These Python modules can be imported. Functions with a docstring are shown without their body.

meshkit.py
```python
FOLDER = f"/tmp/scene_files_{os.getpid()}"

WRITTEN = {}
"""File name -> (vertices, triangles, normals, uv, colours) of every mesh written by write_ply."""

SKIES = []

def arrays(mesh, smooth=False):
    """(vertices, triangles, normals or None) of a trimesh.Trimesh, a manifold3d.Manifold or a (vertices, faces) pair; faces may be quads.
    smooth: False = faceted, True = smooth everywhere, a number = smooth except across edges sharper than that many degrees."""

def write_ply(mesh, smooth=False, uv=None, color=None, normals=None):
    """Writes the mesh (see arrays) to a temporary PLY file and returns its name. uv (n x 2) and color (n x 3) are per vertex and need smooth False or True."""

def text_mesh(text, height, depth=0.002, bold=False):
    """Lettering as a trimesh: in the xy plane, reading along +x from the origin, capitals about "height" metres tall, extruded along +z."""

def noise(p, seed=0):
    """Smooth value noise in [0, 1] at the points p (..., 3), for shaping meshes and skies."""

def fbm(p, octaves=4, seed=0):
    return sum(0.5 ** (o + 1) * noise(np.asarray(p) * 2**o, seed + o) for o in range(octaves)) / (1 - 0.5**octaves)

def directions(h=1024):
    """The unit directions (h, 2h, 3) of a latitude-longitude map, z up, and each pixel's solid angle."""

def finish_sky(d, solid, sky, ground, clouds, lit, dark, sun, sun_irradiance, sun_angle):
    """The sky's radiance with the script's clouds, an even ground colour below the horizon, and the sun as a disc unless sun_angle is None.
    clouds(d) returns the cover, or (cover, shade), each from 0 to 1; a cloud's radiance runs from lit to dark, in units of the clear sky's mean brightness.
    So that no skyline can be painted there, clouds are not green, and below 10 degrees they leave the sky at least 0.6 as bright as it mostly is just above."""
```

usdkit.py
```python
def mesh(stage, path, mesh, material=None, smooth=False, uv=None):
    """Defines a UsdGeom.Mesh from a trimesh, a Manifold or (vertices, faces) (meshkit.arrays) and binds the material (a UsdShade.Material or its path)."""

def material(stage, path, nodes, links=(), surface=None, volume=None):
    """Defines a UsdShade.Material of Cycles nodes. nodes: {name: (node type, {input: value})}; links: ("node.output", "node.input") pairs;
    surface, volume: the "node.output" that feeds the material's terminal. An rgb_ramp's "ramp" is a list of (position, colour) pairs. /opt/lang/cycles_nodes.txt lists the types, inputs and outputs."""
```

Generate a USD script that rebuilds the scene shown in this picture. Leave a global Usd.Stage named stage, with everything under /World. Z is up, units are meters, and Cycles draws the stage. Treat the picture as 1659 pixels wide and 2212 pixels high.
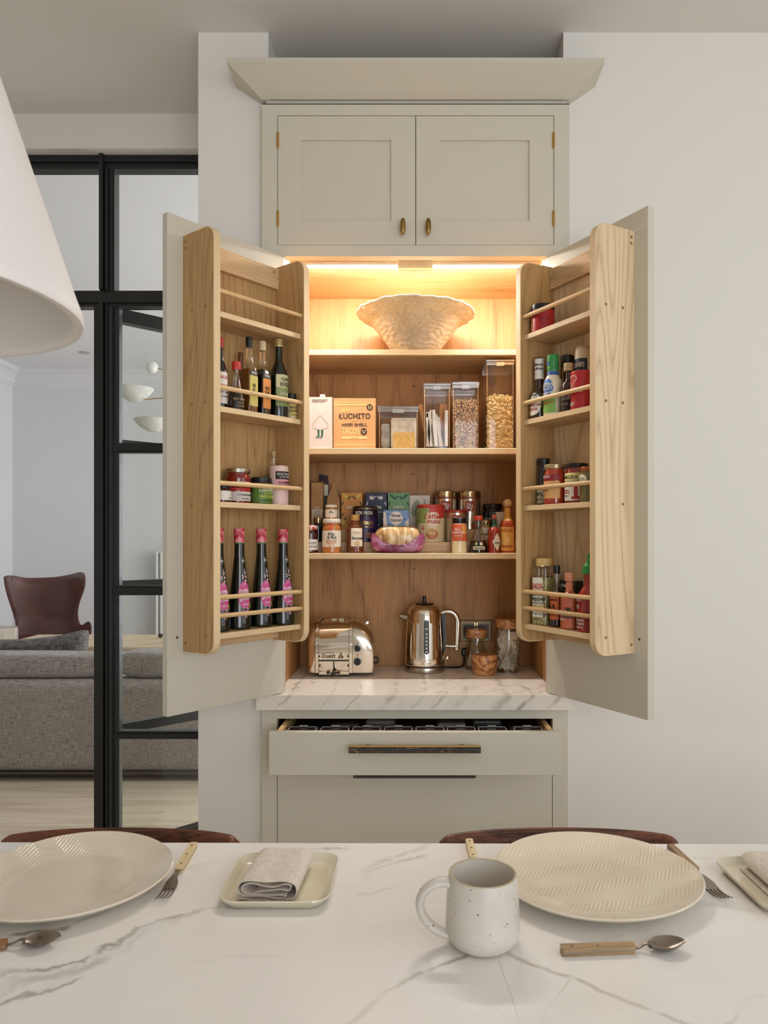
import math, random
import numpy as np, trimesh, usdkit, meshkit
from shapely.geometry import Polygon, Point, LineString, MultiPoint, box as sbox
from shapely import affinity
from shapely.ops import unary_union
from pxr import Usd, UsdGeom, UsdLux, UsdShade, Gf, Sdf

rng = random.Random(7)
stage = Usd.Stage.CreateInMemory()
UsdGeom.SetStageUpAxis(stage, UsdGeom.Tokens.z)
UsdGeom.SetStageMetersPerUnit(stage, 1.0)
UsdGeom.Xform.Define(stage, '/World')
UsdGeom.Scope.Define(stage, '/World/Looks')

# ---------------------------------------------------------------- camera, sky, lights, exposure
W, H = 1659, 2212
F, CX, CY = 1592.0, 898.0, 1165.0          # focal length and vanishing point in pixels of the frame
D, EYE = 2.45, 1.42                        # the camera stands D in front of the cabinet's face, EYE above the floor
PX = 36.0 / W
cam = UsdGeom.Camera.Define(stage, '/World/camera')
cam.CreateHorizontalApertureAttr(36.0)
cam.CreateVerticalApertureAttr(36.0 * H / W)
cam.CreateFocalLengthAttr(F * PX)
cam.CreateHorizontalApertureOffsetAttr(-(CX - W / 2) * PX)
cam.CreateVerticalApertureOffsetAttr((CY - H / 2) * PX)
cam.CreateClippingRangeAttr(Gf.Vec2f(0.05, 60))
cam.CreateFStopAttr(9.0)
cam.CreateFocusDistanceAttr(2.6)
cam.CreateExposureAttr(0.0)
cam.AddTranslateOp().Set(Gf.Vec3d(0, -D, EYE))
cam.AddRotateXOp().Set(90.0)

dome = UsdLux.DomeLight.Define(stage, '/World/sky')
dome.CreateColorAttr(Gf.Vec3f(0.80, 0.90, 1.0)); dome.CreateIntensityAttr(0.2)

def rect_light(name, loc, rot, w, h, power, color):
    l = UsdLux.RectLight.Define(stage, '/World/' + name)
    l.CreateWidthAttr(w); l.CreateHeightAttr(h); l.CreateIntensityAttr(power); l.CreateColorAttr(Gf.Vec3f(*color))
    l.AddTranslateOp().Set(Gf.Vec3d(*loc)); l.AddRotateXYZOp().Set(Gf.Vec3f(*rot))
rect_light('window_daylight', (2.86, -2.1, 1.9), (0, 90, 0), 1.9, 2.6, 1.0, (0.98, 1.01, 1.06))            # right window
rect_light('garden_daylight', (1.3, -5.45, 1.5), (90, 0, 0), 2.4, 2.6, 4.4, (0.97, 1.02, 1.11))             # glazed doors behind the camera
rect_light('bay_daylight', (0.9, 3.3, 1.65), (0, 90, 0), 2.3, 4.6, 3.5, (0.98, 0.985, 1.0))                 # living room window
LED = 330.0

# ---------------------------------------------------------------- geometry helpers
def at(x, y, Y):                        # the point at distance Y (scene y) that pixel x, y of the frame shows
    d = Y + D
    return np.array([(x - CX) * d / F, Y, EYE - (y - CY) * d / F])
def on(x, y, z):                        # the point at height z that pixel x, y shows
    d = (EYE - z) * F / (y - CY)
    return np.array([(x - CX) * d / F, d - D, z])
def lin(c):
    if isinstance(c, str):
        c = [int(c[i:i + 2], 16) / 255 for i in (1, 3, 5)]
    return tuple(x / 12.92 if x <= .04045 else ((x + .055) / 1.055) ** 2.4 for x in c)

def cat(*ms): return trimesh.util.concatenate([m for m in ms if m is not None])
def bx(x0, x1, y0, y1, z0, z1, b=0.0):
    x0, x1 = min(x0, x1), max(x0, x1); y0, y1 = min(y0, y1), max(y0, y1); z0, z1 = min(z0, z1), max(z0, z1)
    if not b:
        return trimesh.creation.box(bounds=[[x0, y0, z0], [x1, y1, z1]])
    b = min(b, (x1 - x0) / 2.01, (y1 - y0) / 2.01, (z1 - z0) / 2.01)
    pts = []
    for sx in (0, 1):
        for sy in (0, 1):
            for sz in (0, 1):
                c = np.array([(x0, x1)[sx], (y0, y1)[sy], (z0, z1)[sz]]); i = b * np.array([1 - 2 * sx, 1 - 2 * sy, 1 - 2 * sz])
                for k in range(3):
                    q = c + i; q[k] = c[k]; pts.append(q)
    return trimesh.convex.convex_hull(np.array(pts))
def rbox(x0, x1, y0, y1, z0, z1, r, n=3):               # box with round edges
    s = trimesh.creation.icosphere(subdivisions=n - 1, radius=r).vertices
    pts = [s + [x, y, z] for x in (x0 + r, x1 - r) for y in (y0 + r, y1 - r) for z in (z0 + r, z1 - r)]
    return trimesh.convex.convex_hull(np.vstack(pts))
def xf(m, R=None, T=None):
    m = m.copy()
    if R is not None: m.apply_transform(trimesh.transformations.rotation_matrix(R[0], R[1]))
    if T is not None: m.apply_translation(T)
    return m
def grid_mesh(P, close_u=False, close_v=False):         # P: (n, m, 3)
    n, m, _ = P.shape
    f = []
    iu = np.arange(n if close_u else n - 1); iv = np.arange(m if close_v else m - 1)
    a, b = np.meshgrid(iu, iv, indexing='ij'); a = a.ravel(); b = b.ravel()
    a2, b2 = (a + 1) % n, (b + 1) % m
    q = np.stack([a * m + b, a2 * m + b, a2 * m + b2, a * m + b2], 1)
    f = np.vstack([q[:, [0, 1, 2]], q[:, [0, 2, 3]]])
    return trimesh.Trimesh(P.reshape(-1, 3), f, process=False)
def cs(t, e):                                           # cross-section factor: e=2 circle, larger: squarer
    return (np.abs(np.cos(t)) ** e + np.abs(np.sin(t)) ** e) ** (-1.0 / e) if e != 2 else np.ones_like(t)
def lathe(prof, n=28, e=2.0, rot=0.0, caps=True):
    prof = np.asarray(prof, float)
    t = np.arange(n) * 2 * np.pi / n
    k = cs(t, e)
    P = np.zeros((len(prof), n, 3))
    P[:, :, 0] = prof[:, :1] * (np.cos(t + rot) * k)[None]; P[:, :, 1] = prof[:, :1] * (np.sin(t + rot) * k)[None]; P[:, :, 2] = prof[:, 1:]
    m = grid_mesh(P, close_v=True)
    m.faces = m.faces[:, ::-1]
    vs, fs = [m.vertices], [m.faces]
    nv = len(m.vertices)
    for row, flip in ((0, False), (len(prof) - 1, True)):           # close the ends
        if caps and prof[row, 0] > 1e-5:
            vs.append([[0, 0, prof[row, 1]]]); i = np.arange(n) + row * n; j = np.roll(i, -1)
            tri = np.stack([np.full(n, nv), j, i], 1); nv += 1
            fs.append(tri[:, ::-1] if flip else tri)
    return trimesh.Trimesh(np.vstack(vs), np.vstack(fs), process=False)
def tube(pts, r, n=12, flat=1.0, caps=True):
    pts = np.asarray(pts, float); k = len(pts); r = np.broadcast_to(r, k)
    tan = np.gradient(pts, axis=0); tan /= np.linalg.norm(tan, axis=1)[:, None]
    ref = np.array([0, 0, 1.0]) if abs(tan[0][2]) < .9 else np.array([0, 1.0, 0])
    P = np.zeros((k, n, 3)); u = ref - tan[0] * ref.dot(tan[0]); u /= np.linalg.norm(u)
    a = np.arange(n) * 2 * np.pi / n
    for i in range(k):
        u = u - tan[i] * u.dot(tan[i]); u /= np.linalg.norm(u); v = np.cross(tan[i], u)
        P[i] = pts[i] + r[i] * (np.cos(a)[:, None] * u * flat + np.sin(a)[:, None] * v)
    m = grid_mesh(P, close_v=True)
    if caps:
        nv = len(m.vertices); V = np.vstack([m.vertices, pts[:1], pts[-1:]]); i = np.arange(n); j = np.roll(i, -1)
        Fc = np.vstack([m.faces, np.stack([np.full(n, nv), j, i], 1), np.stack([np.full(n, nv + 1), (k - 1) * n + i, (k - 1) * n + j], 1)])
        m = trimesh.Trimesh(V, Fc, process=False)
    m.fix_normals()
    return m
def spline(pts, n=24):
    from scipy.interpolate import CubicSpline
    pts = np.asarray(pts, float); s = np.r_[0, np.cumsum(np.linalg.norm(np.diff(pts, axis=0), axis=1))]
    return CubicSpline(s, pts)(np.linspace(0, s[-1], n))
def ext(poly, h):                                       # polygon in xy extruded along +z
    gs = [g for g in getattr(poly, 'geoms', [poly]) if g.area > 1e-10]
    return cat(*[trimesh.creation.extrude_polygon(g, h, engine='earcut') for g in gs])
def ext_x(poly, x0, x1):                                # polygon in (y, z) extruded along x
    m = ext(poly, x1 - x0); v = m.vertices; m.vertices = np.stack([v[:, 2] + x0, v[:, 0], v[:, 1]], 1); return m
def ext_y(poly, y0, y1):                                # polygon in (x, z) extruded along y
    m = ext(poly, y1 - y0); v = m.vertices; m.vertices = np.stack([v[:, 0], y1 - v[:, 2], v[:, 1]], 1); return m
def rrect(x0, x1, y0, y1, r, q=5):
    return sbox(x0 + r, y0 + r, x1 - r, y1 - r).buffer(r, quad_segs=q)
def ell(cx, cy, a, b, q=8): return affinity.translate(affinity.scale(Point(0, 0).buffer(1, quad_segs=q), a, b), cx, cy)
_txt = {}
def text(s, h, x=0, y=0, bold=False, width=None, depth=.0006, rot=0):   # lettering centred on x, y (y: foot of the capitals)
    k = (s, bold)
    if k not in _txt: _txt[k] = meshkit.text_mesh(s, 1.0, 1.0, bold)
    m = _txt[k].copy(); m.apply_scale([h, h, depth])
    b = m.bounds; wd = b[1][0] - b[0][0]
    if width: m.apply_scale([width / wd, 1, 1])
    m.apply_translation([-(m.bounds[0][0] + m.bounds[1][0]) / 2, 0, 0])
    if rot: m = xf(m, (rot, [0, 0, 1]))
    m.apply_translation([x, y, 0])
    return m
def flat(p, depth=.0004): return p if isinstance(p, trimesh.Trimesh) else ext(p, depth)
def front(m, y, x=0, z=0, off=0.0):                     # flat print onto a face that looks along -y
    m = flat(m); v = m.vertices
    return trimesh.Trimesh(np.stack([v[:, 0] + x, y - off - v[:, 2], v[:, 1] + z], 1), m.faces, process=False)
class Body:                                             # a turned or squared body that print can be wrapped on
    def __init__(s, prof, e=2.0, n=28): s.p, s.e, s.n = np.asarray(prof, float), e, n
    def mesh(s): return lathe(s.p, s.n, s.e)
    def wrap(s, m, z=0.0, ang=0.0, off=.0003, edge=None):
        m = flat(m); rmax = s.p[:, 0].max()
        v, f = trimesh.remesh.subdivide_to_size(m.vertices, m.faces, edge or rmax * .35, max_iter=12) if True else (m.vertices, m.faces)
        zz = v[:, 1] + z
        r = np.interp(zz, s.p[:, 1], s.p[:, 0]); rr = rmax
        t = -np.pi / 2 + ang + v[:, 0] / rr
        R = r * cs(t, s.e) + off + v[:, 2]
        return trimesh.Trimesh(np.stack([R * np.cos(t), R * np.sin(t), zz], 1), f, process=False)

# ---------------------------------------------------------------- prims
_used = {}
def numbered(base):
    k = _used.get(base, 0); _used[base] = k + 1
    return base if k == 0 else f'{base}_{k:03d}'
def tag(p, label=None, category=None, group=None, kind=None):
    p = p.GetPrim() if hasattr(p, 'GetPrim') else p
    for k, v in (('label', label), ('category', category), ('group', group), ('kind', kind)):
        if v: p.SetCustomDataByKey(k, v)
    return p
def place(x, loc=(0, 0, 0), rz=0.0):
    if any(loc): x.AddTranslateOp().Set(Gf.Vec3d(*map(float, loc)))
    if rz: x.AddRotateZOp().Set(math.degrees(rz))
def thing(name, label, category, loc=(0, 0, 0), rz=0.0, group=None, kind=None):
    x = UsdGeom.Xform.Define(stage, numbered('/World/' + name)); place(x, loc, rz)
    return str(tag(x, label, category, group, kind).GetPath())
def part(parent, name, m, mat, smooth=35, label=None, loc=(0, 0, 0), rz=0.0, kind=None):
    p = usdkit.mesh(stage, numbered(parent + '/' + name), m, mat, smooth)
    place(p, loc, rz); tag(p, label, None, None, kind)
    return str(p.GetPath())
def single(name, label, category, m, mat, smooth=35, loc=(0, 0, 0), rz=0.0, group=None, kind=None):
    return str(tag(stage.GetPrimAtPath(part('/World', name, m, mat, smooth, None, loc, rz)), label, category, group, kind).GetPath())
def copy_of(path, label, loc, rz=0.0, group=None):
    p = stage.GetPrimAtPath(path); base = '/World/' + p.GetName()
    x = UsdGeom.Xform.Define(stage, numbered(base)); place(x, loc, rz)
    x.GetPrim().GetReferences().AddInternalReference(path); x.GetPrim().SetInstanceable(True)
    return str(tag(x, label, p.GetCustomDataByKey('category'), group).GetPath())

# ---------------------------------------------------------------- materials
_m = {}
def mat(name, nodes, links, surface='p.BSDF'):
    if name not in _m: _m[name] = usdkit.material(stage, '/World/Looks/' + name, nodes, links, surface=surface)
    return _m[name]
def M(color, rough=.5, metal=0.0, coat=0.0, spec=.5, trans=0.0, ior=1.5, emit=0.0, sss=0.0):
    c = lin(color)
    name = 'plain_' + '_'.join(f'{int(v * 1000):d}' for v in (*c, rough, metal, coat, spec, trans, emit, sss))
    d = dict(base_color=c, roughness=rough, metallic=metal, coat_weight=coat, specular_ior_level=spec, transmission_weight=trans, ior=ior)
    if emit: d.update(emission_color=c, emission_strength=emit)
    if sss: d.update(subsurface_weight=sss, subsurface_scale=.004, subsurface_radius=(1, .8, .6))
    return mat(name, {'p': ('principled_bsdf', d)}, [])
def paint(name, color, rough=.55, var=.02, bump=.02, scale=90):
    c = np.array(lin(color))
    return mat(name, {'t': ('texture_coordinate', {}), 'n': ('noise_texture', {'scale': 1.3, 'detail': 3}), 'r': ('rgb_ramp', {'ramp': [(.3, c * (1 - var)), (.7, c * (1 + var))]}),
                      'f': ('noise_texture', {'scale': scale, 'detail': 2}), 'b': ('bump', {'strength': bump, 'distance': .002}),
                      'p': ('principled_bsdf', {'roughness': rough, 'specular_ior_level': .4})},
               [('t.object', 'n.vector'), ('t.object', 'f.vector'), ('n.fac', 'r.fac'), ('r.color', 'p.base_color'), ('f.fac', 'b.height'), ('b.normal', 'p.normal')])
def oak(name, axis, light='#d2ab78', dark='#a97f50', rings=7.0, rough=.5, pore=.5, stretch=.75, seed=0, streak=.32, ring=.52, fine=260, sharp=2.2, soft=2.0):
    # boards whose grain runs along one axis: contour rings of a stretched noise (cathedrals) plus fine pores
    def sc(across, along): v = [across] * 3; v[axis] = along; return tuple(v)
    L, Dk = np.array(lin(light)), np.array(lin(dark))
    return mat(name, {
        't': ('texture_coordinate', {}), 'o': ('object_info', {}), 'k': ('vector_math', {'math_type': 'scale', 'vector1': (1, 1, 1), 'scale': 1.0}),
        'mk': ('math', {'math_type': 'multiply', 'value2': 9.7}), 'cx': ('combine_xyz', {}), 'add': ('vector_math', {'math_type': 'add', 'vector2': (seed, seed * 2.0, seed * .3)}), 'add2': ('vector_math', {'math_type': 'add'}),
        'm1': ('mapping', {'scale': sc(5.5, stretch)}), 'n1': ('noise_texture', {'scale': 1.0, 'detail': soft, 'roughness': .45, 'distortion': .25}),
        'x': ('math', {'math_type': 'multiply', 'value2': rings}), 'fr': ('math', {'math_type': 'pingpong', 'value2': .5}), 'x2': ('math', {'math_type': 'multiply', 'value2': 2.0}), 'pw': ('math', {'math_type': 'power', 'value2': sharp}),
        'm2': ('mapping', {'scale': sc(fine, fine / 37)}), 'n2': ('noise_texture', {'scale': 1.0, 'detail': 3.0, 'roughness': .6}),
        'm3': ('mapping', {'scale': sc(38, 1.6)}), 'n3': ('noise_texture', {'scale': 1.0, 'detail': 2.0}),
        'p1': ('rgb_ramp', {'ramp': [(.38, (0, 0, 0)), (.62, (1, 1, 1))]}),
        'a': ('math', {'math_type': 'multiply', 'value2': ring}), 'b': ('math', {'math_type': 'multiply_add', 'value2': pore}), 'c': ('math', {'math_type': 'multiply_add', 'value2': streak}),
        'r': ('rgb_ramp', {'ramp': [(.15, L * 1.08), (.55, L * .78 + Dk * .22), (.85, L * .35 + Dk * .65), (1.0, Dk * .82)]}),
        'bm': ('bump', {'strength': .12, 'distance': .001}), 'p': ('principled_bsdf', {'roughness': rough, 'specular_ior_level': .4})},
        [('o.random', 'mk.value1'), ('mk.value', 'cx.x'), ('mk.value', 'cx.y'), ('mk.value', 'cx.z'), ('t.object', 'add.vector1'), ('add.vector', 'add2.vector1'), ('cx.vector', 'add2.vector2'),
         ('add2.vector', 'm1.vector'), ('m1.vector', 'n1.vector'), ('n1.fac', 'x.value1'), ('x.value', 'fr.value1'), ('fr.value', 'x2.value1'), ('x2.value', 'pw.value1'),
         ('add2.vector', 'm2.vector'), ('m2.vector', 'n2.vector'), ('add2.vector', 'm3.vector'), ('m3.vector', 'n3.vector'), ('n2.fac', 'p1.fac'),
         ('pw.value', 'a.value1'), ('p1.color', 'b.value1'), ('a.value', 'b.value3'), ('n3.fac', 'c.value1'), ('b.value', 'c.value3'), ('c.value', 'r.fac'), ('r.color', 'p.base_color'),
         ('c.value', 'bm.height'), ('bm.normal', 'p.normal')])
def marble(name, segs, base='#e9e4da', tone='#9a8f7c', rough=.16, haze=.5, scale=1.0):
    # pale calacatta: drifts of grey haze and veins along given world segments (p0, p1, halfwidth, strength)
    B, T = np.array(lin(base)), np.array(lin(tone))
    N = {'g': ('geometry', {}), 'w': ('noise_texture', {'scale': 5.0 * scale, 'detail': 5.0, 'roughness': .6}), 'w2': ('noise_texture', {'scale': 22.0 * scale, 'detail': 3.0}),
         'h': ('noise_texture', {'scale': 2.2 * scale, 'detail': 4.0, 'roughness': .55, 'distortion': 1.2}), 'hr': ('rgb_ramp', {'ramp': [(.50, (0, 0, 0)), (.74, (haze * .5,) * 3)]}),
         'br': ('noise_texture', {'scale': 9.0 * scale, 'detail': 2.0}), 'brr': ('rgb_ramp', {'ramp': [(.32, (.15,) * 3), (.62, (1, 1, 1))]}),
         'ws': ('math', {'math_type': 'subtract', 'value2': .5}), 'ws2': ('math', {'math_type': 'subtract', 'value2': .5}), 'wc': ('math', {'math_type': 'multiply_add', 'value2': .14}), 'wd': ('math', {'math_type': 'multiply', 'value2': 1.0})}
    Lk = [('g.position', 'w.vector'), ('g.position', 'w2.vector'), ('g.position', 'h.vector'), ('g.position', 'br.vector'), ('h.fac', 'hr.fac'), ('br.fac', 'brr.fac'),
          ('w.fac', 'ws.value1'), ('w2.fac', 'ws2.value1'), ('ws2.value', 'wc.value1'), ('ws.value', 'wc.value3')]
    acc = 'hr.color'
    for i, (p0, p1, hw, st, wob) in enumerate(segs):
        p0, p1 = np.array(p0, float), np.array(p1, float); d = p1 - p0; L = np.linalg.norm(d); d /= L
        n = np.cross(d, [0, 0, 1.0]) if abs(d[2]) < .3 else np.cross(d, [0, 1.0, 0]); n /= np.linalg.norm(n)
        q = f's{i}'
        N.update({q + 'o': ('vector_math', {'math_type': 'subtract', 'vector2': p0}), q + 'n': ('vector_math', {'math_type': 'dot_product', 'vector2': n}), q + 't': ('vector_math', {'math_type': 'dot_product', 'vector2': d}),
                  q + 'w': ('math', {'math_type': 'multiply_add', 'value2': wob}), q + 'a': ('math', {'math_type': 'absolute'}),
                  q + 'm': ('map_range', {'range_type': 'smoothstep', 'from_min': 0.0, 'from_max': hw, 'to_min': st, 'to_max': 0.0, 'clamp': True}),
                  q + 'e': ('map_range', {'range_type': 'smoothstep', 'from_min': -.10 * L, 'from_max': .12 * L, 'to_min': 0.0, 'to_max': 1.0, 'clamp': True}),
                  q + 'f': ('map_range', {'range_type': 'smoothstep', 'from_min': .86 * L, 'from_max': 1.08 * L, 'to_min': 1.0, 'to_max': 0.0, 'clamp': True}),
                  q + 'x': ('math', {'math_type': 'multiply'}), q + 'y': ('math', {'math_type': 'multiply'}), q + 'z': ('math', {'math_type': 'multiply'}), q + 'k': ('math', {'math_type': 'maximum'})})
        Lk += [('g.position', q + 'o.vector1'), (q + 'o.vector', q + 'n.vector1'), (q + 'o.vector', q + 't.vector1'), ('wc.value', q + 'w.value1'), (q + 'n.value', q + 'w.value3'),
               (q + 'w.value', q + 'a.value1'), (q + 'a.value', q + 'm.value'), (q + 't.value', q + 'e.value'), (q + 't.value', q + 'f.value'), (q + 'e.result', q + 'x.value1'), (q + 'f.result', q + 'x.value2'),
               (q + 'x.value', q + 'y.value1'), (q + 'm.result', q + 'y.value2'), (q + 'y.value', q + 'z.value1'), ('brr.color', q + 'z.value2'), (q + 'z.value', q + 'k.value1'), (acc, q + 'k.value2')]
        acc = q + 'k.value'
    N.update({'mx': ('rgb_ramp', {'ramp': [(0, B), (.25, B * .86 + T * .14), (.6, B * .45 + T * .55), (1, T * .75)]}), 'p': ('principled_bsdf', {'roughness': rough, 'specular_ior_level': .5})})
    Lk += [(acc, 'mx.fac'), ('mx.color', 'p.base_color')]
    return mat(name, N, Lk)
def weave(name, c1, c2, sx=420, sy=30, rough=.95, bump=.4):
    a, b = np.array(lin(c1)), np.array(lin(c2))
    return mat(name, {'t': ('texture_coordinate', {}), 'm1': ('mapping', {'scale': (sx, sx, sy)}), 'm2': ('mapping', {'scale': (sy, sy, sx)}), 'n1': ('noise_texture', {'scale': 1.0, 'detail': 2.0}), 'n2': ('noise_texture', {'scale': 1.0, 'detail': 2.0}),
                      'a': ('math', {'math_type': 'add'}), 'r': ('rgb_ramp', {'ramp': [(.36, a), (.5, (a + b) / 2), (.66, b)]}), 'h': ('math', {'math_type': 'multiply', 'value2': .5}), 'b': ('bump', {'strength': bump, 'distance': .002}),
                      'p': ('principled_bsdf', {'roughness': rough, 'specular_ior_level': .2, 'sheen_weight': .15})},
               [('t.object', 'm1.vector'), ('t.object', 'm2.vector'), ('m1.vector', 'n1.vector'), ('m2.vector', 'n2.vector'), ('n1.fac', 'a.value1'), ('n2.fac', 'a.value2'), ('a.value', 'h.value1'), ('h.value', 'r.fac'), ('r.color', 'p.base_color'),
                ('h.value', 'b.height'), ('b.normal', 'p.normal')])
def mottled(name, stops, scale=8.0, detail=4.0, rough=.5, metal=0.0, bump=0.0, stretch=(1, 1, 1), distortion=0.0, coat=0.0, sss=0.0):
    return mat(name, {'t': ('texture_coordinate', {}), 'm': ('mapping', {'scale': stretch}), 'n': ('noise_texture', {'scale': scale, 'detail': detail, 'distortion': distortion}), 'r': ('rgb_ramp', {'ramp': [(a, lin(c)) for a, c in stops]}),
                      'b': ('bump', {'strength': bump, 'distance': .002}), 'p': ('principled_bsdf', {'roughness': rough, 'metallic': metal, 'coat_weight': coat, 'subsurface_weight': sss, 'subsurface_scale': .01})},
               [('t.object', 'm.vector'), ('m.vector', 'n.vector'), ('n.fac', 'r.fac'), ('r.color', 'p.base_color'), ('n.fac', 'b.height'), ('b.normal', 'p.normal')])
def clear(name, tint='#ffffff', gloss=.10, rough=.03, edge=.35):
    return mat(name, {'a': ('transparent_bsdf', {'color': lin(tint)}), 'g': ('glossy_bsdf', {'color': (1, 1, 1), 'roughness': rough}), 'l': ('layer_weight', {'blend': .25}),
                      's': ('math', {'math_type': 'multiply_add', 'value2': edge, 'value3': gloss * .4}), 'x': ('mix_closure', {})},
               [('l.fresnel', 's.value1'), ('s.value', 'x.fac'), ('a.BSDF', 'x.closure1'), ('g.BSDF', 'x.closure2')], 'x.closure')

WALL = paint('wall_paint', '#e5e0d7', .8, .008, .03)
CEIL = paint('ceiling_paint', '#e2ddd6', .85, .008, .02)
WALL_COOL = paint('living_room_paint', '#dcdcde', .8, .008, .02)
PAINT = paint('greige_paint', '#cfc8b6', .42, .008, .015)
OAKZ = oak('oak_upright', 2, '#bd9662', '#7a5630', 18.0, pore=.40, ring=.36, streak=.20, stretch=.7, sharp=2.6, soft=1.0, fine=330)
OAKX = oak('oak_along', 0, '#d4b184', '#ac8456', rings=4, streak=.22, ring=.38)
OAKEDGE = oak('oak_pale_edge', 0, '#dfc498', '#c4a274', 3, pore=.25, ring=.3)
OAKEDGEZ = oak('oak_pale_edge_upright', 2, '#dfc498', '#c4a274', 3, pore=.25, ring=.3)
OAKVEN = oak('oak_veneer', 2, '#b98852', '#7d5029', 5.0, pore=.42, stretch=1.2, streak=.22, ring=.42, fine=330)
OAKBIG = oak('oak_cathedral', 2, '#dec49d', '#a37c4d', 22.0, pore=.26, stretch=.8, ring=.5, streak=.14, sharp=2.6, soft=1.0, fine=330)
DOWEL = oak('oak_dowel', 0, '#dcb985', '#c39c68', 3, pore=.3)
BLACKSTEEL = M('#15171a', .38, 0, .2)
CHROME = M('#e6dfd4', .05, 1.0)
STEEL = M('#b9b0a4', .22, 1.0)
BRASS = mottled('aged_brass', [(.3, '#7d6238'), (.6, '#a8874f'), (.8, '#c9a86a')], 30, 3, .32, 1.0)
BRASSB = M('#c79f55', .3, 1.0)
GLASS = clear('window_glass', '#fdfefd', .03, .0, .13)
PLASTIC = clear('clear_plastic', '#fbfaf8', .07, .05)
JARGLASS = clear('jar_glass', '#f4f2e8', .20, .03)
BLACK = M('#14120f', .35)
WHITE = M('#ece6dc', .5)
INK = M('#1b1714', .6)

# ================================================================ the room
WALLY, PIERY, CEILZ = .037, .66, 3.13
single('wall_back', 'smooth pale wall to the right of the pantry cabinet', 'wall', bx(.498, 2.75, WALLY, PIERY, 0, CEILZ), WALL, False, kind='structure')
single('wall_pier', 'narrow pale pier between the black glazed screen and the pantry cabinet', 'wall', bx(-.734, -.497, WALLY, PIERY, 0, CEILZ), WALL, False, kind='structure')
single('wall_niche', 'recess wall behind the pantry cabinet', 'wall', bx(-.497, .498, .60, PIERY, 0, CEILZ), WALL, False, kind='structure')
single('wall_left', 'plain kitchen wall on the far left', 'wall', bx(-3.3, -3.2, -5.3, .66, 0, CEILZ), WALL, False, kind='structure')
def wall_with_hole(lo, hi, z0, z1, h0, h1, hz0, hz1, fixed, th, along):
    def b(a0, a1, c0, c1): return bx(a0, a1, fixed, fixed + th, c0, c1) if along == 'x' else bx(fixed, fixed + th, a0, a1, c0, c1)
    return cat(b(lo, h0, z0, z1), b(h1, hi, z0, z1), b(h0, h1, z0, hz0) if hz0 > z0 else None, b(h0, h1, hz1, z1))
single('wall_right', 'kitchen wall with the tall daylight window', 'wall', wall_with_hole(-5.3, .66, 0, CEILZ, -3.4, -.8, .95, 2.85, 2.75, .1, 'y'), WALL, False, kind='structure')
single('wall_front', 'kitchen wall with the garden doors opposite the cabinet', 'wall', wall_with_hole(-3.3, 2.85, 0, CEILZ, 0.05, 2.55, 0.0, 2.8, -5.4, .1, 'x'), WALL, False, kind='structure')
w = thing('window_1', 'white framed window in the right kitchen wall', 'window', kind='structure')
part(w, 'frame', cat(bx(2.76, 2.82, -3.4, -.8, .95, 1.01), bx(2.76, 2.82, -3.4, -.8, 2.79, 2.85), *[bx(2.76, 2.82, y, y + .06, 1.01, 2.79) for y in (-3.4, -2.13, -.86)]), WHITE, False)
w = thing('window_2', 'glazed garden doors behind the dining table', 'window', kind='structure')
part(w, 'frame', cat(bx(.05, 2.55, -5.37, -5.32, 2.73, 2.8), bx(.05, 2.55, -5.37, -5.32, 0, .06), *[bx(x, x + .07, -5.37, -5.32, .06, 2.73) for x in (.05, 1.26, 2.48)]), BLACKSTEEL, False)
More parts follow.
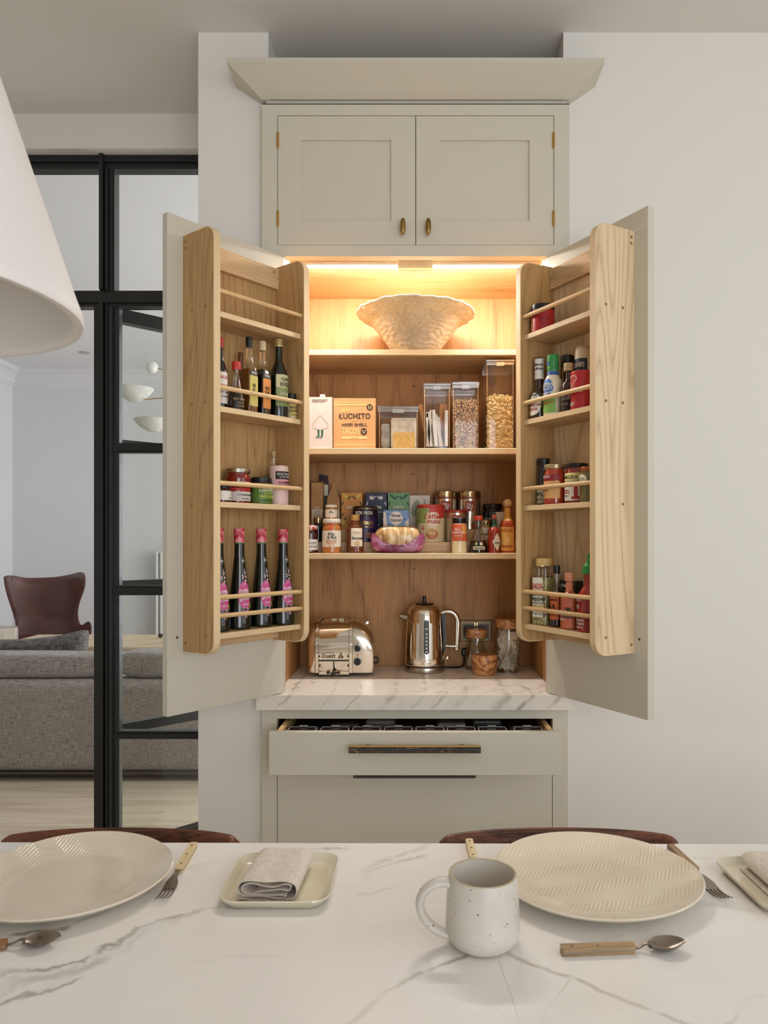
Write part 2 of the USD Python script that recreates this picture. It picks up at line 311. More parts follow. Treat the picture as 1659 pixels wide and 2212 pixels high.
single('ceiling', 'plain white kitchen ceiling', 'ceiling', bx(-3.3, 2.85, -5.4, PIERY, CEILZ, CEILZ + .1), CEIL, False, kind='structure')
single('trim_1', 'boxed beam over the black glazed screen', 'beam', cat(bx(-3.2, -.734, .51, .60, 2.99, CEILZ), bx(-3.2, -.734, .60, .66, 2.992, 3.31)), WALL, False, kind='structure')

# floors: oak boards
FLO = oak('oak_floor', 0, '#ded0b8', '#c4b093', 5, rough=.42, pore=.25, stretch=.5)
fl = thing('floor', 'pale oak board floor running through both rooms', 'floor', kind='structure')
part(fl, 'subfloor', bx(-5, 2.85, -5.4, 6.0, -.05, -.021), M('#8d7a60', .8), False)
r_ = random.Random(3)
y, k = .0, 0
while y < 2.9:                                           # the boards in view
    x = -3.15 - r_.uniform(0, 1.6)
    while x < -.2:
        L = r_.uniform(1.4, 2.2)
        part(fl, 'plank', bx(max(x, -4.9) + .0008, x + L - .0008, y + .0008, y + .1992, -.021, r_.uniform(-.0006, 0), .0012), FLO, False)
        x += L
    y += .2
part(fl, 'plank_field', cat(bx(-5, 2.85, -5.4, -.001, -.021, 0), bx(.0, 2.85, 0, 6, -.021, 0), bx(-5, 0, 2.9, 6, -.021, -.0005)), FLO, False, kind='stuff')

# living room beyond
LY = 5.85
single('wall_far', 'pale grey end wall of the living room', 'wall', bx(-4.7, 1.1, LY, LY + .1, 0, 3.4), WALL_COOL, False, kind='structure')
single('wall_side', 'pale grey left wall of the living room', 'wall', bx(-4.64, -4.54, .66, LY, 0, 3.4), WALL_COOL, False, kind='structure')
single('wall_bay', 'living room wall with the bay window', 'wall', wall_with_hole(.66, LY, 0, 3.4, 1.0, 5.6, .5, 2.8, .78, .1, 'y'), WALL_COOL, False, kind='structure')
single('ceiling_far', 'white living room ceiling seen through the upper panes', 'ceiling', cat(bx(-4.7, 1.1, .60, LY + .1, 3.31, 3.41)), WALL_COOL, False, kind='structure')
single('downlight', 'small recessed spotlight in the living room ceiling', 'spotlight', xf(lathe([(.0, 0), (.045, 0), (.05, .004), (.05, .012)], 20), None, (-3.35, 5.0, 3.30)), M('#b9b5ae', .3, .6))
prof = [(0, 3.31), (.19, 3.31), (.19, 3.295), (.175, 3.29), (.17, 3.275), (.15, 3.27), (.11, 3.255), (.07, 3.225), (.045, 3.19), (.04, 3.17), (.025, 3.165), (.02, 3.15), (.01, 3.14), (0, 3.135)]
cornice = ext_x(Polygon([(LY - a, b) for a, b in prof]), -4.54, .78)
cs2 = Polygon([(-4.54 + a, b) for a, b in prof]); cornice2 = ext_y(cs2, .66, LY)
single('trim_2', 'moulded white cornice around the living room ceiling', 'cornice', cat(cornice, cornice2), WALL_COOL, 20, kind='structure')

# black steel screen between the rooms
SY = .57; sc_ = (SY + D) / F
def SX(x): return (x - CX) * sc_
def SZ(y): return EYE - (y - CY) * sc_
w = thing('window_3', 'black steel glazed screen between kitchen and living room', 'screen', kind='structure')
XR, XL = -.734, -3.2
m0, m1 = SX(215), SX(247); p0, p1 = SX(203), SX(245); s1 = SX(256)
part(w, 'head_rail', cat(bx(XL, XR, SY, SY + .05, SZ(365), 2.989), bx(XL, XR, SY - .012, SY + .02, SZ(352), 2.988)), BLACKSTEEL, False)
part(w, 'transom', cat(bx(XL, XR, SY, SY + .05, SZ(662), SZ(628)), bx(XL, XR, SY - .014, SY + .01, SZ(655), SZ(636))), BLACKSTEEL, False)
part(w, 'mullion', cat(bx(m0, m1, SY, SY + .05, SZ(628), SZ(365)), bx(SX(219), SX(227), SY - .025, SY + .01, SZ(628), 2.995), bx(SX(229), SX(236), SY - .012, SY + .01, SZ(628), SZ(365)), bx(SX(237), SX(244), SY - .004, SY + .01, SZ(628), SZ(365))), BLACKSTEEL, False)
part(w, 'post', cat(bx(p0, p1, SY, SY + .05, 0, SZ(662)), bx(SX(219), SX(227), SY - .025, SY + .01, 0, SZ(655)), bx(SX(229), SX(235), SY - .010, SY + .01, 0, SZ(655)), bx(SX(208), SX(215), SY - .006, SY + .01, 0, SZ(662))), BLACKSTEEL, False)
part(w, 'stile', cat(bx(p1, s1, SY + .008, SY + .04, 0, SZ(662)), bx(SX(236), SX(243), SY - .006, SY + .012, 0, SZ(662))), M('#22282b', .35, 0, .3), False)
part(w, 'mullion', cat(bx(SX(-95), SX(-63), SY, SY + .05, 0, SZ(365)), bx(SX(-85), SX(-77), SY - .02, SY + .01, 0, 2.99)), BLACKSTEEL, False)
for a, b in ((957, 978), (1265, 1286), (1580, 1597)):
    part(w, 'glazing_bar', cat(bx(p1, XR, SY + .004, SY + .04, SZ(b), SZ(a)), bx(p1, XR, SY - .008, SY + .01, SZ(b - 4), SZ(a + 5))), BLACKSTEEL, False)
part(w, 'glazing_bar', bx(p1, XR, SY + .004, SY + .04, 0, .10), BLACKSTEEL, False)
for x0, x1, z0, z1 in ((SX(-63), m0, SZ(628), SZ(365)), (m1, XR, SZ(628), SZ(365)), (s1, XR, SZ(957), SZ(662)), (s1, XR, SZ(1265), SZ(978)), (s1, XR, SZ(1580), SZ(1286)), (s1, XR, .10, SZ(1597))):
    part(w, 'pane', bx(x0, x1, SY + .02, SY + .026, z0, z1), GLASS, False)
# the open leaf standing behind it
a_ = math.atan2(.21, .215)
dr = thing('door_1', 'open black steel glazed door folded behind the screen', 'door', (-1.262, .628, 0), a_, kind='structure')
LWD, zt = .82, 2.391
part(dr, 'top_rail', bx(0, LWD, 0, .045, zt - .055, zt), BLACKSTEEL, False)
part(dr, 'bottom_rail', bx(0, LWD, 0, .045, .01, .12), BLACKSTEEL, False)
part(dr, 'stile', bx(0, .022, 0, .045, .12, zt - .055), BLACKSTEEL, False)
part(dr, 'stile', bx(LWD - .05, LWD, 0, .045, .12, zt - .055), BLACKSTEEL, False)
zs = [.12, .60, .64, 1.215, 1.245, 1.80, 1.84, zt - .055]
for i in (1, 3, 5): part(dr, 'glazing_bar', bx(.022, LWD - .05, .005, .04, zs[i], zs[i + 1]), BLACKSTEEL, False)
for i in (0, 2, 4, 6): part(dr, 'pane', bx(.022, LWD - .05, .02, .025, zs[i], zs[i + 1]), GLASS, False)

# ================================================================ the larder cabinet
FR, OP, HZ0, HZ1 = .511, .460, .908, 2.3615
cab = thing('larder_cabinet', 'tall greige built-in larder with its two oak-lined doors standing open', 'cabinet')
def frame_front(x0, x1, z0, z1, holes, y0=0.0, y1=.035):
    p = sbox(x0, z0, x1, z1)
    for h in holes: p = p.difference(sbox(*h))
    return ext_y(p, y0, y1)
part(cab, 'face_frame', frame_front(-FR, FR, HZ0, 2.868, [(-OP, 2.398, OP, 2.829), (-.4385, HZ0 - .01, .4385, HZ1)]), PAINT, False)
part(cab, 'cap_strip', cat(bx(-.500, .505, .010, .3, 2.868, 2.890), bx(-.511, .511, .0, .035, 2.8655, 2.868)), PAINT, False)
# cornice: mitred sloping boards
o, zb, zt2 = .094, 2.882, 2.946
xb, xt = .511, .511 + o
def quad_prism(a):
    return trimesh.convex.convex_hull(np.array(a))
lip = .014
part(cab, 'cornice', cat(
    quad_prism([(-xb, 0, zb), (xb, 0, zb), (-xt, -o, zt2), (xt, -o, zt2), (-xt, -o, zt2 + lip), (xt, -o, zt2 + lip), (-xb, .02, zb + .02), (xb, .02, zb + .02), (-xt + .03, -o + .03, zt2 + lip), (xt - .03, -o + .03, zt2 + lip)])), PAINT, False)
for s in (-1, 1):
    part(cab, 'cornice_return', quad_prism([(s * xb, 0, zb), (s * xb, .0365, zb), (s * xt, -o, zt2), (s * xt, .0365, zt2), (s * xt, -o, zt2 + lip), (s * xt, .0365, zt2 + lip), (s * (xb - .03), .0365, zb), (s * (xb - .03), 0.01, zb), (s * (xt - .04), .0365, zt2 + lip), (s * (xt - .04), -o + .04, zt2 + lip)]), PAINT, False)
part(cab, 'cornice_top', bx(-xb, xb, -o + .03, .30, zt2, zt2 + lip), PAINT, False)
# upper doors
def X0(x): return (x - CX) / 650.0
def Z0(y): return EYE - (y - CY) / 650.0
part(cab, 'cupboard_back', bx(-OP - .01, OP + .01, .06, .075, 2.38, 2.85), M('#3a352c', .8), False)
for s, (dx0, dx1, q0, q1, kx, hx) in enumerate(((-OP + .0018, -.0012, X0(652), X0(845), X0(870.5), X0(600)), (.0012, OP - .0018, X0(950), X0(1144), X0(925), X0(1196)))):
    fr = sbox(dx0, 2.3995, dx1, 2.8275).difference(sbox(q0, Z0(476), q1, Z0(302)))
    d_ = part(cab, 'cupboard_door', ext_y(fr, 0.0015, .022), PAINT, False)
    part(d_, 'panel', bx(q0 - .01, q1 + .01, .0085, .016, Z0(476) - .01, Z0(302) + .01), PAINT, False)
    kn = lathe([(0, -.021), (.010, -.019), (.0165, -.012), (.019, 0), (.0165, .012), (.010, .019), (0, .021)], 20); kn.apply_scale([.5, .55, 1.35])
    part(d_, 'knob', cat(xf(kn, None, (kx, -.022, Z0(495))), xf(trimesh.creation.cylinder(.005, .022, sections=12), (math.pi / 2, [1, 0, 0]), (kx, -.008, Z0(495)))), BRASS, 60)
    for hy in (303, 472):
        part(d_, 'hinge', xf(lathe([(0, -.0265), (.003, -.0265), (.0042, -.024), (.0042, .024), (.003, .0265), (0, .0265)], 12), None, (hx, -.001, Z0(hy))), BRASSB, 40)
# larder interior
IW, BY, CT = .464, .525, 2.39
part(cab, 'back_panel', bx(-IW - .02, IW + .02, BY, BY + .018, .909, CT + .03), OAKVEN, False)
for s in (-1, 1):
    part(cab, 'side_panel', bx(s * IW, s * (IW + .02), .036, BY, .909, CT + .02), OAKVEN, False)
part(cab, 'top_panel', bx(-IW, IW, .036, BY, CT, CT + .02), OAKX, False)
part(cab, 'frame_lining', bx(-IW, IW, .0355, .10, 2.3885, CT), PAINT, False)
SH = [(2.086, 2.106), (1.728, 1.750), (1.349, 1.370)]
for a, b in SH:
    sh_ = part(cab, 'shelf', bx(-IW + .001, IW - .001, .222, BY, a, b), OAKX, False)
    part(sh_, 'lipping', bx(-IW + .001, IW - .001, .2145, .222, a, b, .0015), OAKEDGE, False)
for px_, py_, Yb in ((894, 834, BY), (892, 1024, BY), (894, 1228, BY)):
    c = at(px_, py_, Yb); part(cab, 'peg_hole', xf(trimesh.creation.cylinder(.0028, .004, sections=12), (math.pi / 2, [1, 0, 0]), (c[0], BY, c[2])), M('#20140a', .9), False)
# the lamp under the top
lamp = thing('strip_light', 'warm white strip light glowing under the top of the open larder', 'light')
lp = ext_x(Polygon([(.1235, CT - .0005), (.1495, CT - .0005), (.1495, 2.3785), (.1480, 2.3785), (.1480, 2.3810), (.1250, 2.3810), (.1250, 2.3785), (.1235, 2.3785)]), -.44, .44)
part(lamp, 'channel', lp, M('#dcd6c8', .4), False)
dome_ = [(.1255 + .011 * (1 - math.cos(q)), 2.3795 - .0065 * math.sin(q)) for q in np.linspace(0, math.pi, 12)]       # the glowing lens, a low dome
part(lamp, 'diffuser', ext_x(Polygon([(.1475, 2.3805), (.1255, 2.3805)] + dome_), -.44, .44), mat('strip_glow', {'e': ('emission', {'color': lin('#fffcf8'), 'strength': LED})}, [], 'e.emission'), False)
catch = thing('door_catch', 'oak block with four white screw caps holding the larder door catches under the strip light', 'door catch')
c0, c1 = at(859, 562, .10), at(935, 580, .10)
part(catch, 'block', bx(c0[0], c1[0], .096, .122, c1[2], 2.3884, .001), M('#e3c79c', .5), False)
part(catch, 'flap', bx(c0[0] + .002, c1[0] - .002, .116, .1215, c1[2] - .018, c1[2]), PLASTIC, False)
for x in (865, 884, 910, 928):
    c = at(x, 571, .096)
    k_ = part(catch, 'screw', xf(trimesh.creation.cylinder(.0042, .003, sections=14), (math.pi / 2, [1, 0, 0]), (c[0], .0955, c[2])), M('#d8d2c6', .3, .3), 40)

# doors with their racks
def smat(s): return (-.631, -.776, 1) if s < 0 else (.495, -.869, -1)
RK0, RK1 = .0245, .383
RACKZ = [2.053, 1.783, 1.511, 1.136]; RAILZ = [2.1256, 1.852, 1.580, 1.255, 1.2025]
DOORS = {}
for s in (-1, 1):
    ux, uy, m = smat(s); phi = math.atan2(uy, ux); hx = s * .4385
    DOORS[s] = (hx, ux, uy, m)
    DH = HZ1 - HZ0 - .004; zoff = HZ0 + .002
    d_ = part(cab, 'larder_door', bx(0, .434, 0, -m * .025, 0, DH, .001), PAINT, False, loc=(hx, 0, zoff), rz=phi)
    zz = lambda z: z - zoff
    dep = .15
    poly = sbox(0, zz(1.093), dep - .045, zz(2.305)).union(rrect(0, dep, zz(1.093), zz(2.305), .042, 8)); poly = unary_union([poly, sbox(0, zz(1.093), .06, zz(2.305))])
    inner = poly.difference(poly.exterior.buffer(.0030).intersection(sbox(.062, -9, 9, 9)))
    for a0, mt in ((RK0, OAKZ), (RK1 - .022, OAKBIG if s > 0 else OAKZ)):
        for nm, pg, mm in (('rack_side', inner, mt), ('rack_edge', poly.difference(inner), OAKEDGEZ)):
            g = ext(pg, .0214)           # (d, z) -> local (x along door, y depth)
            v = g.vertices; g = trimesh.Trimesh(np.stack([a0 + v[:, 2] + .0003, m * v[:, 0], v[:, 1]], 1), g.faces); g.fix_normals()
            part(d_, nm, g, mm, 30)
    i0, i1 = RK0 + .022, RK1 - .022
    part(d_, 'rack_back', bx(i0, i1, m * .0005, m * .012, zz(1.10), zz(2.298)), OAKBIG if s > 0 else OAKZ, False)
    part(d_, 'rack_top_rail', bx(i0, i1, m * .012, m * .028, zz(2.232), zz(2.298)), OAKX, False)
    part(d_, 'rack_bottom_rail', bx(i0, i1, m * .012, m * .028, zz(1.10), zz(1.132)), OAKX, False)
    for z in RACKZ:
        q = part(d_, 'rack_shelf', bx(i0, i1, m * .012, m * .1312, zz(z), zz(z + .016)), OAKX, False)
        part(d_, 'shelf_lipping', bx(i0, i1, m * .1312, m * .134, zz(z), zz(z + .016), .001), OAKEDGE, False)
    for z in RAILZ:
        part(d_, 'rack_dowel', tube([(i0 - .004, m * .136, zz(z)), (i0 + .1, m * .136, zz(z)), (i1 + .004, m * .136, zz(z))], .0068, 14), DOWEL, 50)
    # wooden plugs on the outer side, screws, hinge holes
    plug = M('#94703f', .6)
    for dd, z in ((.012, 2.286), (.012, 2.268), (.045, 2.078), (.11, 2.078), (.045, 1.808), (.11, 1.808), (.045, 1.52), (.11, 1.145), (.012, 1.118)):
        part(d_, 'plug', xf(trimesh.creation.cylinder(.0042, .0012, sections=12), (math.pi / 2, [0, 1, 0]), (RK1 + .0002, m * dd, zz(z))), plug, False)
    for aa, z, cc in ((.402, 1.135, '#5d5136'), (.402, .985, '#d9d4c8')):
        part(d_, 'screw_cap', xf(trimesh.creation.cylinder(.0038, .0016, sections=12), (math.pi / 2, [1, 0, 0]), (aa, m * .0004, zz(z))), M(cc, .4, .4), False)
    part(d_, 'screw_cap', xf(trimesh.creation.cylinder(.005, .004, sections=12), (math.pi / 2, [1, 0, 0]), (i0 + .02, m * .029, zz(2.283))), M('#cfcac0', .25, .8), False)
def rack(s, px, d, z=None):                              # (X, Y) of a thing d in front of the door at pixel column px, and its turn
    hx, ux, uy, m = DOORS[s]
    nx, ny = -uy * m, ux * m
    t = (px - CX) / F
    # hx + ux a + nx d = t (D + uy a + ny d)
    a = (t * (D + ny * d) - hx - nx * d) / (ux - t * uy)
    return hx + ux * a + nx * d, uy * a + ny * d, math.atan2(nx, -ny)

# drawers and worktop
base = thing('drawer_cabinet', 'greige drawer base under the marble worktop with its top drawer pulled open', 'cabinet')
part(base, 'face_frame', frame_front(-FR, FR - .005, 0.0, .858, [(X0(598), .12, X0(1194), Z0(1552.5))]), PAINT, False)
part(base, 'carcass', cat(bx(-.485, -.465, .036, .54, .02, .857), bx(.465, .485, .036, .54, .02, .857), bx(-.465, .465, .52, .54, .02, .857), bx(-.465, .465, .036, .52, .10, .118)), M('#4a4336', .8), False)
DY = -.148; dsc = (D + DY) / F
zA, zB = EYE - (1581.5 - CY) * dsc, EYE - (1675 - CY) * dsc
dxa, dxb = (581 - CX) * dsc, (1213 - CX) * dsc
tilt = .010
rot2 = lambda m: xf(m, (-tilt, [0, 0, 1]))
dm = part(base, 'drawer_front', bx(dxa, dxb, DY, DY + .022, zB, zA, .0012), PAINT, False)
for xs, xe in ((dxa + .018, dxa + .034), (dxb - .034, dxb - .018)):
    part(dm, 'drawer_side', bx(xs, xe, DY + .022, .42, zB + .015, zA - .006), oak('oak_drawer', 1, '#d8b67e', '#b58c58', 4), False)
part(dm, 'drawer_bottom', bx(dxa + .034, dxb - .034, DY + .022, .42, zB + .012, zB + .022), M('#b08b5a', .6), False)
part(dm, 'drawer_back', bx(dxa + .034, dxb - .034, .404, .42, zB + .022, zA - .03), M('#b08b5a', .6), False)
HAND = mat('dark_marbled_bronze', {'t': ('texture_coordinate', {}), 'w': ('mapping', {'scale': (1, 1, 3), 'rotation': (0, .5, 0)}), 'n': ('noise_texture', {'scale': 13, 'detail': 3, 'distortion': .9}), 's': ('math', {'math_type': 'subtract', 'value2': .5}), 'a': ('math', {'math_type': 'absolute'}),
            'r': ('rgb_ramp', {'ramp': [(0, lin('#a5804a')), (.003, lin('#6a5030')), (.008, lin('#2e241d')), (1, lin('#201a16'))]}), 'p': ('principled_bsdf', {'roughness': .35, 'specular_ior_level': .6})},
           [('t.object', 'w.vector'), ('w.vector', 'n.vector'), ('n.fac', 's.value1'), ('s.value', 'a.value1'), ('a.value', 'r.fac'), ('r.color', 'p.base_color')])
def handle(parent, x0, x1, z, Y):
    h_ = part(parent, 'handle', cat(bx(x0, x1, Y, Y + .014, z - .0115, z + .009, .0015), bx(x0 + .05, x0 + .065, Y + .014, Y + .037, z - .006, z + .006), bx(x1 - .065, x1 - .05, Y + .014, Y + .037, z - .006, z + .006)), HAND, False, label='dark marbled bar handle')
    n = 24; xs = np.linspace(x0, x1, n); top = z + .0095; rr = random.Random(5)
    pl = Polygon([(x0, top - .0012)] + [(x, top + .0002 + .0008 * rr.random()) for x in xs] + [(x1, top - .0012)])
    part(h_, 'brass_edge', ext_y(pl, Y - .0006, Y + .0145), M('#cfa55c', .25, 1.0), False)
hs = (D - .185) / F
handle(dm, (753 - CX) * hs, (1039 - CX) * hs, EYE - (1619.5 - CY) * hs, -.185)
dm2 = part(base, 'drawer_front', bx(X0(598) + .0015, X0(1194) - .0015, .001, .023, .13, .676, .001), PAINT, False)
hs = (D - .037) / F
handle(dm2, (763 - CX) * hs, (1028 - CX) * hs, EYE - (1674 - CY) * hs, -.037)

# worktop
wz0, wz1 = .859, .908
wp = Polygon([(-.524, -.03), (.524, -.03), (.524, .0365), (.4965, .0365), (.4965, .545), (-.4955, .545), (-.4955, .0365), (-.524, .0365)])
wt = ext(wp, wz1 - wz0); wt.apply_translation([0, 0, wz0])
def wseg(x0, x1, hw, st, slope=.55):
    # a vein climbing the front edge and running on over the top
    return [((x0, -.035, .855), (x0 + .06, -.035, .915), hw, st, .05), ((x0 + .05, -.03, .908), (x1, .5, .908), hw * 1.3, st * .8, .25)]
vs = []
for x0, x1, hw, st in ((-.47, -.30, .009, .85), (-.33, .08, .007, .5), (-.12, .35, .026, .55), (-.02, .46, .012, .6), (.12, .6, .020, .65), (.25, .8, .028, .62), (.33, .9, .014, .8), (.42, 1.0, .018, .7), (-.24, .3, .006, .55), (.05, .55, .010, .5)):
    vs += wseg(x0, x1, hw, st)
single('worktop', 'white marble worktop slab with grey and gold veins under the larder', 'worktop', wt, marble('marble_worktop', vs, '#e8e0d2', '#978a74', .42, .35, 1.6), False)

# ================================================================ table
TZ = .76
def T(x, y): return tuple(on(x, y, TZ))
segs = []
def vein(pts, hw, st, wob=.18):
    for a, b in zip(pts[:-1], pts[1:]): segs.append((T(*a), T(*b), hw, st, wob))
vein([(-80, 2160), (250, 2062)], .030, .50, .30); vein([(-40, 2125), (200, 2055), (420, 1985)], .016, .80, .26); vein([(250, 2060), (480, 1975), (640, 1935)], .024, .55, .3); vein([(420, 1990), (560, 1940), (760, 1900), (930, 1850)], .010, .50)
vein([(20, 2020), (150, 1985), (330, 1915)], .013, .85); vein([(330, 1905), (520, 1855), (760, 1828)], .010, .60); vein([(300, 1935), (480, 1880), (700, 1850)], .026, .36, .3); vein([(-60, 2185), (180, 2110)], .010, .7)
vein([(640, 2290), (830, 2150), (930, 2105), (1020, 2060)], .009, .75, .08); vein([(1090, 2055), (1240, 2110), (1420, 2180), (1600, 2260)], .009, .62, .08)
vein([(1075, 2060), (1125, 2230)], .0020, .5, .02); vein([(1240, 2110), (1150, 2225)], .003, .4, .03); vein([(800, 1990), (960, 2105), (1110, 2215)], .0020, .35, .03)
vein([(740, 1915), (860, 1855), (950, 1828)], .020, .5, .3); vein([(760, 1930), (900, 1900)], .006, .45); vein([(330, 2110), (620, 2050)], .006, .25); vein([(1480, 1935), (1659, 1985)], .016, .45); vein([(1300, 1835), (1480, 1850), (1659, 1865)], .012, .38)
vein([(1510, 2230), (1680, 2170)], .009, .55); vein([(1300, 2035), (1340, 2015)], .006, .25); vein([(560, 2010), (700, 1960)], .03, .18, .3)
tb = thing('dining_table', 'white marble dining table with long grey veins', 'table')
ty = -.850
top = ext(rrect(-1.35, 1.35, -1.05, 0, .004), .03); top = xf(top, (-.006, [0, 0, 1]), (0, ty, TZ - .03))
part(tb, 'tabletop', top, marble('marble_table', segs, '#f0ece6', '#989080', .22, .40, .8), False)
for x in (-.95, .95): part(tb, 'leg', rbox(x - .06, x + .06, ty - .62, ty - .42, 0, TZ - .031, .02), M('#2a2320', .5))
part(tb, 'apron', bx(-1.0, 1.0, ty - .62, ty - .42, TZ - .08, TZ - .031), M('#2a2320', .5), False)
# chairs: rounded wooden elbow chair, its back towards the cabinet
WALNUT = oak('dark_teak', 0, '#7a4a33', '#4a2a1e', 5, rough=.4, pore=.6)
def chair(label, cx, yb, dz=0):
    c = thing('dining_chair', label, 'chair', (cx, yb, dz), group='curved teak dining chairs')
    t = np.linspace(-1, 1, 33); xs = .272 * np.sin(t * 1.25) / np.sin(1.25); ys = -.045 * (np.abs(t) ** 2.0)
    zs = .705 + .004 * np.abs(t) ** 2; hh = .027 - .008 * np.abs(t) ** 2; hh[[0, -1]] *= .45; hh[[1, -2]] *= .85
    P = np.zeros((33, 12, 3)); a = np.arange(12) * 2 * np.pi / 12
    for i in range(33):
        tx, ty_ = np.gradient(xs)[i], np.gradient(ys)[i]; n = np.array([-ty_, tx]); n /= np.linalg.norm(n)
        w_ = .011 + .003 * abs(t[i])
        P[i, :, 0] = xs[i] + n[0] * w_ * np.cos(a); P[i, :, 1] = ys[i] + n[1] * w_ * np.cos(a); P[i, :, 2] = zs[i] + hh[i] * np.sin(a)
    m = grid_mesh(P, close_v=True)
    ends = [trimesh.convex.convex_hull(P[i]) for i in (0, -1)] if False else []
    V = np.vstack([m.vertices, P[0].mean(0)[None], P[-1].mean(0)[None]]); q = np.arange(12); r2 = np.roll(q, -1)
    m = trimesh.Trimesh(V, np.vstack([m.faces, np.stack([np.full(12, 396), r2, q], 1), np.stack([np.full(12, 397), 32 * 12 + q, 32 * 12 + r2], 1)]), process=False); m.fix_normals()
    part(c, 'backrest', m, WALNUT, 50)
    part(c, 'seat', rbox(-.24, .24, -.46, -.04, .41, .45, .018), M('#2a221d', .5), 50)
    for x in (-.22, .22):
        part(c, 'leg', tube([(x * 1.06, -.03, 0), (x, -.05, .42), (x * .92, -.035, .70)], [.011, .016, .010], 12), WALNUT, 50)
        part(c, 'leg', tube([(x * 1.1, -.47, 0), (x * 1.02, -.44, .30), (x, -.40, .43)], [.011, .015, .012], 12), WALNUT, 50)
    return c
cA = on(273, 1815, .73); chair('curved dark teak dining chair back behind the left dinner plate', -.692, -.69)
chair('curved dark teak dining chair back behind the right dinner plate', .335, -.69)

# pendant lamp over the table
pd = thing('pendant_lamp', 'large white conical pendant lamp hanging over the table', 'lamp', (-.813, 1.061 - D, EYE + .337))
pr = [(.305, .0), (.307, .008), (.304, .02), (.295, .045), (.255, .17), (.19, .37), (.115, .60), (.07, .70), (.03, .715)]
inn = [(.026, .70), (.065, .685), (.108, .60), (.182, .37), (.247, .17), (.284, .03), (.287, .012), (.291, .003), (.298, -.001)]
part(pd, 'shade', lathe(inn + pr, 72, caps=False), M('#e9e4df', .6), 40)
part(pd, 'cord', tube([(0, 0, .71), (0, 0, .9), (0, 0, CEILZ - EYE - .337)], .003, 8), M('#e2ddd6', .6))
part(pd, 'ceiling_rose', xf(trimesh.creation.cylinder(.05, .025, sections=24), None, (0, 0, CEILZ - EYE - .337 - .0125)), WHITE, 40)
part(pd, 'bulb', xf(trimesh.creation.icosphere(2, .045), None, (0, 0, .52)), M('#efe9dd', .4), 60)

# ================================================================ things on the table
GLAZE = mottled('cream_glaze', [(.3, '#e0d2ba'), (.7, '#e9dec8')], 6, 3, .16, coat=.5)
GLAZE2 = mottled('straw_glaze', [(.3, '#dad0b4'), (.7, '#e3dac0')], 7, 3, .14, coat=.6)
SPECK = mat('speckled_glaze', {'t': ('texture_coordinate', {}), 'v': ('voronoi_texture', {'scale': 105.0, 'randomness': 1.0}), 'vs': ('noise_texture', {'scale': 42, 'detail': 1}), 'th': ('map_range', {'from_min': .36, 'from_max': .68, 'to_min': 0.03, 'to_max': .19, 'clamp': True}),
            'd': ('math', {'math_type': 'less_than'}), 'n': ('noise_texture', {'scale': 14, 'detail': 4}), 'r': ('rgb_ramp', {'ramp': [(.3, lin('#c8c1b4')), (.7, lin('#d9d3c7'))]}), 'x': ('mix', {'color2': lin('#6b5536')}), 'p': ('principled_bsdf', {'roughness': .38, 'coat_weight': .2})},
            [('t.object', 'v.vector'), ('t.object', 'vs.vector'), ('t.object', 'n.vector'), ('vs.fac', 'th.value'), ('v.distance', 'd.value1'), ('th.result', 'd.value2'), ('n.fac', 'r.fac'), ('d.value', 'x.fac'), ('r.color', 'x.color1'), ('x.color', 'p.base_color')])
MUGRIM = M('#b8a887', .4)
def plate(name, label, c, rz, R=.183):
    n, mrad = 96, 46
    t = np.arange(n) * 2 * np.pi / n
    k = 1 + .022 * np.cos(2 * t + .6) + .012 * np.cos(3 * t + 1.0)             # a hand-made, not quite round outline
    rad = np.linspace(.02, 1, mrad)
    P = np.zeros((mrad, n, 3))
    for i, q in enumerate(rad):
        x, y = q * R * k * np.cos(t), q * R * k * np.sin(t)
        z = .0085 + .021 * np.clip((q - .60) / .40, 0, 1) ** 1.5
        P[i, :, 0], P[i, :, 1], P[i, :, 2] = x, y, z
    # pressed herringbone relief on a fine grid in the polar mesh
    dense = grid_mesh(P, close_v=True)
    dense.faces = dense.faces[:, ::-1] if dense.face_normals[len(dense.faces) // 2][2] < 0 else dense.faces
    o_ = [(R * 1.0, .0295), (R * 1.012, .0275), (R * .995, .023), (R * .80, .0085), (R * .62, .0005), (R * .58, 0), (.0, 0)]
    Q = np.zeros((len(o_), n, 3))
    for i, (r, z) in enumerate(o_):
        Q[i, :, 0], Q[i, :, 1], Q[i, :, 2] = r * k * np.cos(t), r * k * np.sin(t), z
    under = grid_mesh(Q, close_v=True)
    if under.face_normals[-1][2] > 0: under.faces = under.faces[:, ::-1]
    th = thing('dinner_plate', label, 'plate', c, rz)
    part(th, 'rim', cat(under), GLAZE, 40)
    part(th, 'well', cat(dense, trimesh.Trimesh(np.vstack([P[0], [[0, 0, .0085]]]), np.stack([np.arange(n), np.roll(np.arange(n), -1), np.full(n, n)], 1), process=False)), HERR, True)
    return th
